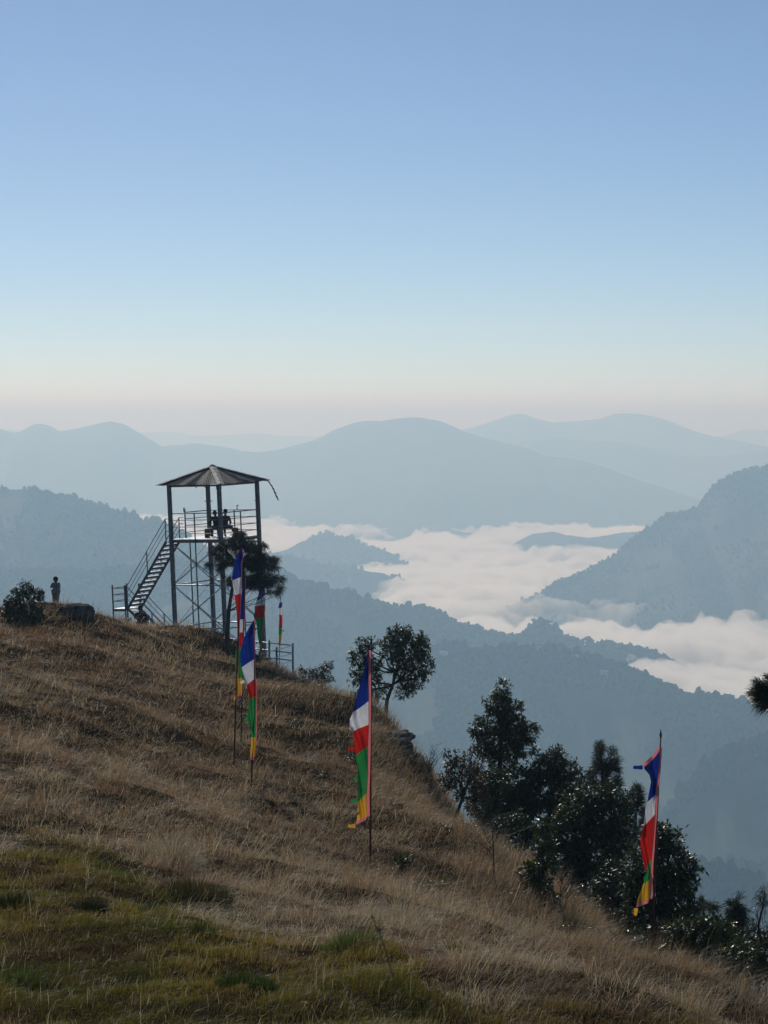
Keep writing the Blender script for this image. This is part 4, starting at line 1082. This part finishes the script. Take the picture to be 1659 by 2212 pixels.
def pine(label, base, D, trunk, tufts, seed, trad=.09, ln=.26, k=46, spread=.22, per=3, group=None, w=.012, droop=.5, keepz=False):
    r = np.random.default_rng(seed); rs = random.Random(seed)
    b = at(*base, D); g = ground(b.x, b.y)
    root = empty('pine_tree', (b.x, b.y, g), label, 'tree', group)
    o = Vector(root.location)
    tp = [Vector((0, 0, min(b.z, g) - g - .2))] + [at(x, y, D) - o for x, y in trunk]
    nt = len(tp); m = MB(); m.tube(tp, [trad * (1 - .75 * i / (nt - 1)) for i in range(nt)], 8)
    m.part('trunk', M['bark'], root, True)
    lm = MB(); P, A = [], []
    for (x, y) in tufts:
        for q in range(per):
            dd = rs.uniform(-1, 1) * spread * D / 30
            c = at(x + rs.gauss(0, 4) * D / 100, y + rs.gauss(0, 4) * D / 100, D + dd) - o
            # branch from the nearest lower trunk point
            best = min((p_ for p_ in tp[1:]), key=lambda p_: (p_ - c).length + max(0, p_.z - c.z) * 1.5)
            pts = limb(lm, best, c, trad * .2, .006, rs, .1, 4)
            a = np.array((pts[-1] - pts[-2]).normalized()) + np.array([0, 0, .25])
            P.append(np.array(c)); A.append(unit(a))
            if rs.random() < .6: P.append(np.array(pts[-2])); A.append(unit(a))
    lm.part('branches', M['bark'], root, True)
    P, A = np.array(P), np.array(A)
    V, F, col = brushes(P, A, k, ln, r, w=w, droop=droop)
    me = np_mesh('crown', V, F); set_col(me, 'col', col); obj('crown', me, M['needle'], root)
    return root
zt = lambda L: [(219.4 + .2811 * a, 976.4 + .2811 * b) for a, b in L]
pine('dark pine with leaning trunk standing in front of the tower', (489, 1416), 97, [(491, 1370), (494, 1320), (502, 1270), (512, 1220), (520, 1185), (516, 1160)],
     zt([(1050, 640), (1085, 690), (1010, 720), (960, 740), (1180, 760), (1230, 800), (1110, 830), (1170, 850), (1060, 780), (1290, 890), (1220, 860), (1100, 960), (1050, 1000), (1200, 930), (1310, 990), (900, 820), (1050, 625), (1000, 680), (930, 700), (880, 740), (855, 780), (830, 870), (890, 890), (930, 850), (960, 780), (1020, 740), (1090, 650), (1100, 720), (1150, 700), (1200, 740), (1240, 715), (1260, 790), (1300, 830), (1330, 825), (1330, 880), (1250, 850), (1190, 820), (1140, 790), (1150, 880), (1210, 900), (1260, 930), (1320, 950), (1380, 980), (1370, 1040), (1340, 1075), (1290, 1010), (1230, 980), (1170, 960), (1130, 1000), (1180, 1030), (1080, 900), (1040, 850), (980, 980), (1075, 690), (1125, 750), (1210, 790)]), 41, trad=.11, ln=.32, k=60, per=4, w=.018, droop=.38)
def tall(cx, top, bot, wid, n, seed):
    rs = random.Random(seed); out = []
    for i in range(n):
        t = rs.random() ** .85; y = top + (bot - top) * t
        out.append((cx + rs.choice((-1, 1)) * rs.uniform(.3, 1) * wid * (.1 + .9 * min(1, t * 1.5)), y))
    return out
G_P = 'pines rising out of the thicket'
pine('two-topped pine standing tallest out of the thicket', (1303, 1900), 72, [(1302, 1800), (1302, 1720), (1300, 1660), (1296, 1612)],
     tall(1296, 1606, 1695, 21, 26, 1) + [(1296, 1606), (1298, 1614), (1294, 1620)] + tall(1326, 1622, 1700, 15, 17, 2) + [(1327, 1618), (1325, 1626)] + [(1270, 1668), (1276, 1676)], 42, trad=.08, ln=.3, k=46, per=2, group=G_P, w=.014, droop=.12)
pine('small pine just left of the top of the far right flag', (1372, 1900), 68, [(1372, 1800), (1374, 1750), (1376, 1702)],
     tall(1374, 1698, 1780, 26, 26, 3) + [(1345, 1722), (1352, 1735), (1350, 1750)], 43, trad=.07, ln=.28, k=46, per=2, group=G_P, w=.014, droop=.12)
pine('pine with several pointed tips in the lower right corner', (1585, 2110), 55, [(1588, 2030), (1588, 1960)],
     tall(1590, 1944, 2020, 26, 30, 4) + [(1600, 1938), (1575, 1950), (1612, 1966)] + tall(1570, 1990, 2040, 40, 22, 5), 44, trad=.06, ln=.26, k=46, per=2, group=G_P, w=.013, droop=.15)
pine('low scraggy pine left of the many-tipped pine', (1520, 2090), 57, [(1521, 2020), (1520, 1960)],
     [(1518, 1944), (1520, 1955), (1535, 1958), (1545, 1955), (1550, 1965), (1510, 1968), (1500, 1975), (1530, 1985), (1560, 1985), (1515, 1995), (1540, 2005), (1500, 2000)], 45, trad=.05, ln=.26, k=46, per=2, group=G_P, w=.013, droop=.15)
pine('crooked thin pine trunk at the right edge of the picture', (1640, 2150), 44, [(1640, 2090), (1646, 2040), (1638, 2000), (1648, 1960), (1652, 1925)],
     [(1650, 1925), (1644, 1940), (1656, 1950), (1636, 1975), (1625, 1995), (1620, 2008), (1660, 2000), (1655, 2030), (1630, 2040)], 46, trad=.045, ln=.28, k=40, per=1, group=G_P, w=.011)
bigp = at(1800, 2250, 33)
pine('large pine outside the right edge reaching one needle branch into view', (1800, 2250), 33, [(1798, 2000), (1796, 1800), (1792, 1600), (1790, 1420), (1788, 1250)],
     [(1642, 1478), (1632, 1498), (1650, 1490), (1652, 1512), (1640, 1515), (1664, 1470), (1668, 1500), (1690, 1480), (1720, 1460), (1760, 1400), (1830, 1420), (1870, 1500), (1840, 1360), (1780, 1240), (1750, 1330), (1800, 1300), (1900, 1600), (1720, 1620), (1850, 1700), (1880, 1450), (1740, 1530)] + tall(1795, 1250, 1800, 125, 60, 9), 47, trad=.12, ln=.24, k=150, per=2, group=None, w=.010, droop=.2, spread=.12)

# --- leafless saplings and twigs
def bare(label, base, D, H, seed, n=14, spread=.5, name='bare_sapling', low=.35, trunk=.014):
    rs = random.Random(seed); b = at(*base, D); g = ground(b.x, b.y)
    root = empty(name, (b.x, b.y, g), label, 'shrub'); m = MB(); tw_ = MB()
    top = Vector((rs.uniform(-.1, .1) * H, 0, H))
    st = limb(m, (0, 0, -.1), top, trunk, .004, rs, .02, 6)
    m.part('stem', M['twig'], root, True)
    for i in range(n):
        t = rs.uniform(low, .95); p = Vector((0, 0, -.1)).lerp(top, t)
        a = rs.uniform(0, 6.28); L = H * spread * rs.uniform(.5, 1) * (1.1 - t * .6)
        q = p + Vector((math.cos(a) * L * .6, math.sin(a) * L * .6, L * .8))
        ps = limb(tw_, p, q, .007, .0035, rs, .1, 4)
        for j in range(3):
            s = ps[rs.randint(1, 4)]
            limb(tw_, s, s + Vector((rs.uniform(-.4, .4) * L, rs.uniform(-.4, .4) * L, rs.uniform(.1, .5) * L)), .005, .003, rs, .1, 3)
    tw_.part('twigs', M['twig'], root)
bare('thin bare sapling in front of the thicket', (1070, 1965), 46, 1.72, 51, trunk=.02)
bare('leafless twiggy bush hanging on the rocky edge', (925, 1668), 70, .9, 52, 26, .9, 'bare_bush', .05)
bare('small leafless bush on the slope under the glossy shrubs', (1210, 1985), 45, 1.0, 53, 14, .8, 'bare_bush', .1)

# --- rocks
def rock(label, base, D, sz, seed, name='boulder', sink=.25, flat=0, rotz=0):
    rs = np.random.default_rng(seed); b = at(*base, D); g = ground(b.x, b.y)
    bm = bmesh.new(); bmesh.ops.create_icosphere(bm, subdivisions=4, radius=1)
    P = np.array([v.co[:] for v in bm.verts])
    n1 = fbm(P[:, 0] * 1.6 + seed, P[:, 1] * 1.6 + P[:, 2] * 1.3, seed, 4); n2 = fbm(P[:, 0] * 5 + P[:, 2] * 3, P[:, 1] * 5 + seed, seed + 4, 3)
    Q = np.sign(P) * np.abs(P) ** .62
    Q = Q * (1 + .34 * n1 + .14 * n2)[:, None]
    Q = np.round(Q * (5 if flat else 9)) / (5 if flat else 9) * .35 + Q * .65
    Q = Q * np.array(sz) / 2
    for v, q in zip(bm.verts, Q): v.co = q + np.array([0, 0, sz[2] * (.5 - sink)])
    me = bpy.data.meshes.new(name); bm.to_mesh(me); bm.free()
    o = obj(name, me, M['rock'], None, (b.x, b.y, g), label, 'rock'); o.rotation_euler = (0, 0, rotz)
    return o
rock('dark blocky boulder on the crest beside the child', (168, 1318), 90, (1.4, 1.0, .82), 61, sink=.42, rotz=.1)
rock('flat rock ledge jutting from the slope below the round tree', (852, 1640), 71, (1.25, .8, .30), 62, 'rock_ledge', -.1, 1, .2)
rock('dark broken rock face under the jutting ledge', (862, 1672), 70.4, (.8, .7, .5), 63, 'broken_rock', .5, 1, .5)
rock('small dark stone at the foot of the fence corner post', (648, 1452), 101, (.35, .3, .22), 64, 'stone', .2)

# --- two scraps of cloth blown into the grass
M['scrap'] = mat_leaf('scrap_cloth', col=(.34, .29, .29), transl=.3, rough=.8, spec=.1)
for px, py, lab, s in ((668, 1628, 'small pinkish rag caught in the grass left of the mid-slope flag', 1), (684, 1652, 'pale rag lying in the grass below the pinkish rag', 2)):
    c = at(px, py, 62); g = ground(c.x, c.y)
    vs = [(.11 * (i / 5 - .5) * (1 - .5 * j / 6) + .03 * math.sin(j + s), .03 * math.sin(i * 1.3 + j), .12 + .22 * j / 6) for j in range(7) for i in range(6)]
    obj('rag', np_mesh('rag', np.array(vs), grid_faces(7, 6), smooth=True), M['scrap'], None, (c.x, c.y, g), lab, 'rag', 'rags in the grass')

# ---------------------------------------------------------------- far trees that stand out singly on the knoll, and farmhouses
def far_tree(px, py, D, H, label, seed, flat=.6, group='single trees on the far knoll'):
    rs = np.random.default_rng(seed); b = at(px, py, D) - Vector((0, 0, 1.5))
    root = empty('far_tree', b, label, 'tree', group)
    MB().tube([(0, 0, -2), (.3, 0, H * .35), (0, 0, H * .7)], [.5, .4, .25], 6).part('trunk', M['bark'], root, True)
    n = 9; P = rs.normal(0, 1, (n, 3)) * np.array([.24, .24, .10]) * H * .8 + np.array([0, 0, H * .72])
    V = (ICO_V[None] * (1 + rs.uniform(-.25, .25, (n, 12, 1))) * (H * rs.uniform(.13, .22, (n, 1, 1))) * np.array([1, 1, flat]) + P[:, None]).reshape(-1, 3)
    F = (ICO_F[None] + (np.arange(n) * 12)[:, None, None]).reshape(-1, 3)
    obj('crown', np_mesh('crown', V, F), M['far_leaf'], root)
far_tree(1120, 1382, 4150, 15, 'lone umbrella-shaped tree in the saddle left of the far knoll', 1, .55)
far_tree(1157, 1350, 4150, 13, 'left and largest tree on top of the pointed far knoll', 2, .8)
far_tree(1172, 1348, 4150, 12, 'middle tree on top of the pointed far knoll', 3)
far_tree(1186, 1351, 4150, 12, 'right tree on top of the pointed far knoll', 4, .7)
far_tree(1199, 1360, 4150, 11, 'small tree on the right shoulder of the far knoll', 5)
far_tree(1268, 1394, 4140, 18, 'broad round tree right of the far knoll at the fog edge', 6, .7)

M['whitewash'] = mat_plain('whitewash', (.62, .60, .56), .9, 0, .15, .5)
M['tin'] = mat_plain('tin_roof', (.66, .67, .68), .4, .5, .15, .5)
def on_ridge(key, px, py):
    XX, YY, ZZ = RIDGES[key]
    P = np.stack([XX.ravel(), YY.ravel(), ZZ.ravel()], -1); qx, qy = project(P)
    return P[np.argmin((qx - px) ** 2 + (qy - py) ** 2)]
hb = []
for key, px, py, s in (('h11', 1160, 1405, 1), ('h11', 1190, 1436, .9), ('h11', 1241, 1424, .8), ('h11', 1303, 1459, 1.1), ('h11', 958, 1420, 1.2), ('h10', 813, 1356, .9)):
    p = on_ridge(key, px, py)
    root = empty('farmhouse', (p[0], p[1] - 4, p[2] + .5), 'tiny pale farmhouse on the hazy wooded slope below the fog', 'house', 'far farmhouses')
    root.scale = (s, s, s)
    W_, L_, H_ = 5.0, 3.2, 5.5
    MB().add([(x, y, z) for z in (-4, H_) for y in (-L_, L_) for x in (-W_, W_)], [(0, 2, 3, 1), (4, 5, 7, 6), (0, 1, 5, 4), (2, 6, 7, 3), (0, 4, 6, 2), (1, 3, 7, 5)]).part('wall', M['whitewash'], root)
    MB().add([(-W_ - .6, -L_ - .7, H_ - .1), (W_ + .6, -L_ - .7, H_ - .1), (W_ + .6, 0, H_ + 2.6), (-W_ - .6, 0, H_ + 2.6), (-W_ - .6, L_ + .7, H_ - .1), (W_ + .6, L_ + .7, H_ - .1)], [(0, 1, 2, 3), (3, 2, 5, 4), (0, 3, 4), (1, 5, 2)]).part('roof', M['tin'], root)
    MB().bar((-.6, -L_ - .03, 0), (.6, -L_ - .03, 0), .1, 3.6).part('door', M['bark'], root)
# ---------------------------------------------------------------- people
def clothmat(n, c): return mat_plain(n, c, .85, 0, .25, 14, spec=.15)
M['skin'] = clothmat('skin', (.20, .115, .08))
M['hair'] = clothmat('hair', (.010, .009, .010))

def skin_mesh(name, joints, edges, mat, parent, root=0, sub=2):
    me = bpy.data.meshes.new(name)
    me.from_pydata([j[0] for j in joints], edges, [])
    o = obj(name, me, mat, parent)
    md = o.modifiers.new('skin', 'SKIN'); md.use_smooth_shade = True
    for i, j in enumerate(joints):
        r = j[1]; rr = r if isinstance(r, tuple) else (r, r)
        me.skin_vertices[0].data[i].radius = rr
        me.skin_vertices[0].data[i].use_root = (i == root)
    s = o.modifiers.new('sub', 'SUBSURF'); s.levels = sub; s.render_levels = sub
    return o

def lathe_head(c, r, tilt=(0, 0, 0)):
    return c

def person(loc, rotz, J, label, top, trousers, scale=1.0, hair='short', tilt=0, bulk=1.0):
    """J: joint positions (x right, y forward, z up): pelvis chest neck head, then sh/el/wr/hand and hip/knee/ankle/toe for L and R"""
    root = empty('person', loc, label, 'person', rot=(0, tilt, rotz)); root.scale = (scale,) * 3
    V_ = {k: Vector(v) for k, v in J.items()}
    names, joints, edges = {}, [], []
    def add(k, r, par=None):
        names[k] = len(joints); joints.append((tuple(V_[k]), r))
        if par: edges.append((names[par], names[k]))
    V_['waist'] = V_['pelvis'].lerp(V_['chest'], .45)
    V_['chin'] = V_['neck'].lerp(V_['head'], .55)
    V_['crown'] = V_['head'] + (V_['head'] - V_['neck']).normalized() * .085
    add('pelvis', (.125, .10)); add('waist', (.115, .085), 'pelvis'); add('chest', (.14, .10), 'waist'); add('neck', .052, 'chest'); add('chin', .068, 'neck'); add('head', (.085, .10), 'chin'); add('crown', .055, 'head')
    for s in 'LR':
        add('sh' + s, .058, 'chest'); add('el' + s, .042, 'sh' + s); add('wr' + s, .029, 'el' + s); add('ha' + s, (.036, .018), 'wr' + s)
        add('hip' + s, .088, 'pelvis'); add('kn' + s, .058, 'hip' + s); add('an' + s, .038, 'kn' + s); add('to' + s, (.042, .03), 'an' + s)
    body = skin_mesh('body', joints, edges, M['skin'], root)
    # fingers: five short chains rooted in each palm
    for s in 'LR':
        h, w = V_['ha' + s], V_['wr' + s]; d = (h - w).normalized(); sd = d.cross(Vector((0, 0, 1)))
        sd = sd.normalized() if sd.length > .1 else Vector((1, 0, 0)); cu = d.cross(sd)
        m = MB()
        for i, l in enumerate((.055, .07, .075, .068, .052)):
            if i == 0: a = h - d * .02 + sd * .03; e1 = a + (d * .5 + sd * .8).normalized() * l * .6; e2 = e1 + d * l * .4
            else: a = h + d * .02 + sd * (.026 - .018 * (i - 1)); e1 = a + d * l * .55; e2 = e1 + (d * .7 + cu * .6) * l * .45
            m.tube([a - d * .015, e1, e2], [.010, .009, .006], 6)
        m.part('fingers', M['skin'], body, True)
    # clothes, a little wider than the body
    jn, je, nm = [], [], {}
    def addc(k, p, r, par=None):
        nm[k] = len(jn); jn.append((tuple(p), tuple(q * bulk for q in r) if isinstance(r, tuple) else r * bulk))
        if par: je.append((nm[par], nm[k]))
    addc('pelvis', V_['pelvis'] + Vector((0, 0, .02)), (.15, .12)); addc('waist', V_['waist'], (.145, .11), 'pelvis'); addc('chest', V_['chest'], (.165, .122), 'waist'); addc('neck', V_['neck'].lerp(V_['chest'], .25), .07, 'chest')
    for s in 'LR':
        addc('sh' + s, V_['sh' + s], .074, 'chest'); addc('el' + s, V_['el' + s], .058, 'sh' + s); addc('wr' + s, V_['wr' + s].lerp(V_['el' + s], .1), .044, 'el' + s)
    skin_mesh('jacket', jn, je, top, root)
    jn, je, nm = [], [], {}
    addc('pelvis', V_['pelvis'], (.145, .118))
    for s in 'LR':
        addc('hip' + s, V_['hip' + s], .105, 'pelvis'); addc('kn' + s, V_['kn' + s], .076, 'hip' + s); addc('an' + s, V_['an' + s].lerp(V_['kn' + s], .12), .058, 'kn' + s)
    skin_mesh('trousers', jn, je, trousers, root)
    for s in 'LR':
        m = MB(); a, t = V_['an' + s], V_['to' + s]; d = (t - a); d.z = 0; d.normalize()
        m.tube([a - d * .05 + Vector((0, 0, -.02)), a + d * .03 + Vector((0, 0, -.025)), t + Vector((0, 0, -.005)), t + d * .05 + Vector((0, 0, -.01))], [.045, .05, .045, .02], 8)
        m.part('shoe', M['hair'], root, True)
    # hair and face
    hd = V_['head']; up = (V_['head'] - V_['neck']).normalized()
    bm = bmesh.new(); bmesh.ops.create_icosphere(bm, subdivisions=3, radius=1)
    big = 1.35 if hair == 'big' else 1.0
    for v in bm.verts:
        n = .06 * math.sin(v.co.x * 9) * math.cos(v.co.z * 8 + v.co.y * 7)
        v.co = Vector((v.co.x * .105 * big, v.co.y * .118 * big - .018, v.co.z * .115 * big + .035)) * (1 + n)
    kill = [v for v in bm.verts if v.co.y > .045 and v.co.z < .05]
    bmesh.ops.delete(bm, geom=kill, context='VERTS')
    me = bpy.data.meshes.new('hair'); bm.to_mesh(me); bm.free()
    h = obj('hair', me, M['hair'], root); h.location = hd
    for sx in (-1, 1):
        e = hd + Vector((sx * .034, .088, -.002)); MB().tube([e, e + Vector((0, .008, 0))], [.011, .006], 6).part('eye', M['hair'], body)
        q = hd + Vector((sx * .084, .0, -.012)); MB().tube([q, q + Vector((sx * .022, -.012, 0))], [.026, .016], 7).part('ear', M['skin'], body)
    n0 = hd + Vector((0, .085, -.005)); MB().tube([n0, n0 + Vector((0, .028, -.03)), n0 + Vector((0, .012, -.036))], [.008, .016, .01], 6).part('nose', M['skin'], body)
    q = hd + Vector((-.024, .084, -.062)); MB().tube([q, q + Vector((.024, .01, -.003)), q + Vector((.048, 0, 0))], [.004, .008, .004], 6).part('mouth', clothmat('lips', (.16, .06, .05)), body)
    return root

SEAT = dict(pelvis=(0, -.02, .50), chest=(0, .06, .88), neck=(0, .10, 1.04), head=(0, .14, 1.17),
            shL=(-.19, .05, .95), elL=(-.25, .10, .68), wrL=(-.17, .32, .60), haL=(-.13, .40, .585),
            shR=(.19, .05, .95), elR=(.25, .10, .68), wrR=(.17, .32, .60), haR=(.13, .40, .585),
            hipL=(-.10, .02, .49), knL=(-.14, .42, .50), anL=(-.14, .44, .09), toL=(-.15, .60, .045),
            hipR=(.10, .02, .49), knR=(.14, .42, .50), anR=(.14, .44, .09), toR=(.15, .60, .045))
pA = dict(SEAT); pA.update(elL=(-.31, .02, .70), wrL=(-.27, .18, .54), haL=(-.25, .25, .51), head=(-.02, .15, 1.16))
person(tw(Vector((.06, -.02, HP + .03))), R(12), pA, 'visitor in a dark jacket sitting left on the tower platform, elbow out', clothmat('jacket_dark', (.028, .030, .036)), clothmat('trousers_dark', (.03, .033, .04)), .98, tilt=TILT)
pB = dict(SEAT); pB.update(elL=(-.36, .22, .97), wrL=(-.16, .27, 1.12), haL=(-.10, .25, 1.17), knR=(.22, .38, .49), anR=(.33, .40, .13), toR=(.40, .52, .06), head=(.01, .14, 1.20))
person(tw(Vector((.50, -.05, HP + .03))), R(-10), pB, 'visitor in a grey top on the tower platform with one hand raised to the face', clothmat('jacket_grey', (.055, .058, .068)), clothmat('trousers_grey', (.05, .05, .05)), 1.0, tilt=TILT)

STAND = dict(pelvis=(0, 0, .90), chest=(0, .01, 1.26), neck=(0, .02, 1.44), head=(0, .04, 1.57),
             shL=(-.19, .0, 1.34), elL=(-.24, .03, 1.08), wrL=(-.16, .20, 1.16), haL=(-.08, .24, 1.22),
             shR=(.19, .0, 1.34), elR=(.28, .06, 1.12), wrR=(.17, .20, 1.28), haR=(.09, .24, 1.34),
             hipL=(-.10, 0, .88), knL=(-.11, .02, .48), anL=(-.11, 0, .09), toL=(-.12, .16, .045),
             hipR=(.10, 0, .88), knR=(.11, .02, .48), anR=(.11, 0, .09), toR=(.12, .16, .045))
c = at(121, 1320, 95)
person((c.x, c.y, ground(c.x, c.y) + .01), R(160), STAND, 'child in pale clothes standing on the crest, hands raised to the chest', clothmat('child_top', (.30, .25, .24)), clothmat('child_trousers', (.27, .22, .20)), .74, 'big', bulk=1.35)
pC = dict(SEAT); dz = -.36
for k_ in pC: pC[k_] = (pC[k_][0], pC[k_][1], pC[k_][2] + dz)
pC.update(knL=(-.16, .42, .50), anL=(-.15, .62, .08), toL=(-.15, .77, .045), knR=(.16, .42, .48), anR=(.15, .62, .08), toR=(.15, .77, .045), elL=(-.33, .0, .36), wrL=(-.38, -.08, .12), haL=(-.40, -.10, .04), chest=(.0, -.06, .52), neck=(0, -.05, .70), head=(.0, .0, .84), shL=(-.19, -.07, .60), shR=(.19, -.07, .60), elR=(.27, .10, .44), wrR=(.2, .3, .48), haR=(.18, .37, .47))
c = at(303, 1352, 101)
person((c.x, c.y, ground(c.x, c.y) + .05), R(200), pC, 'person in dark clothes sitting on the ground below the tower stairs', clothmat('coat_black', (.03, .028, .025)), clothmat('trousers_black', (.025, .025, .028)), 1.0)
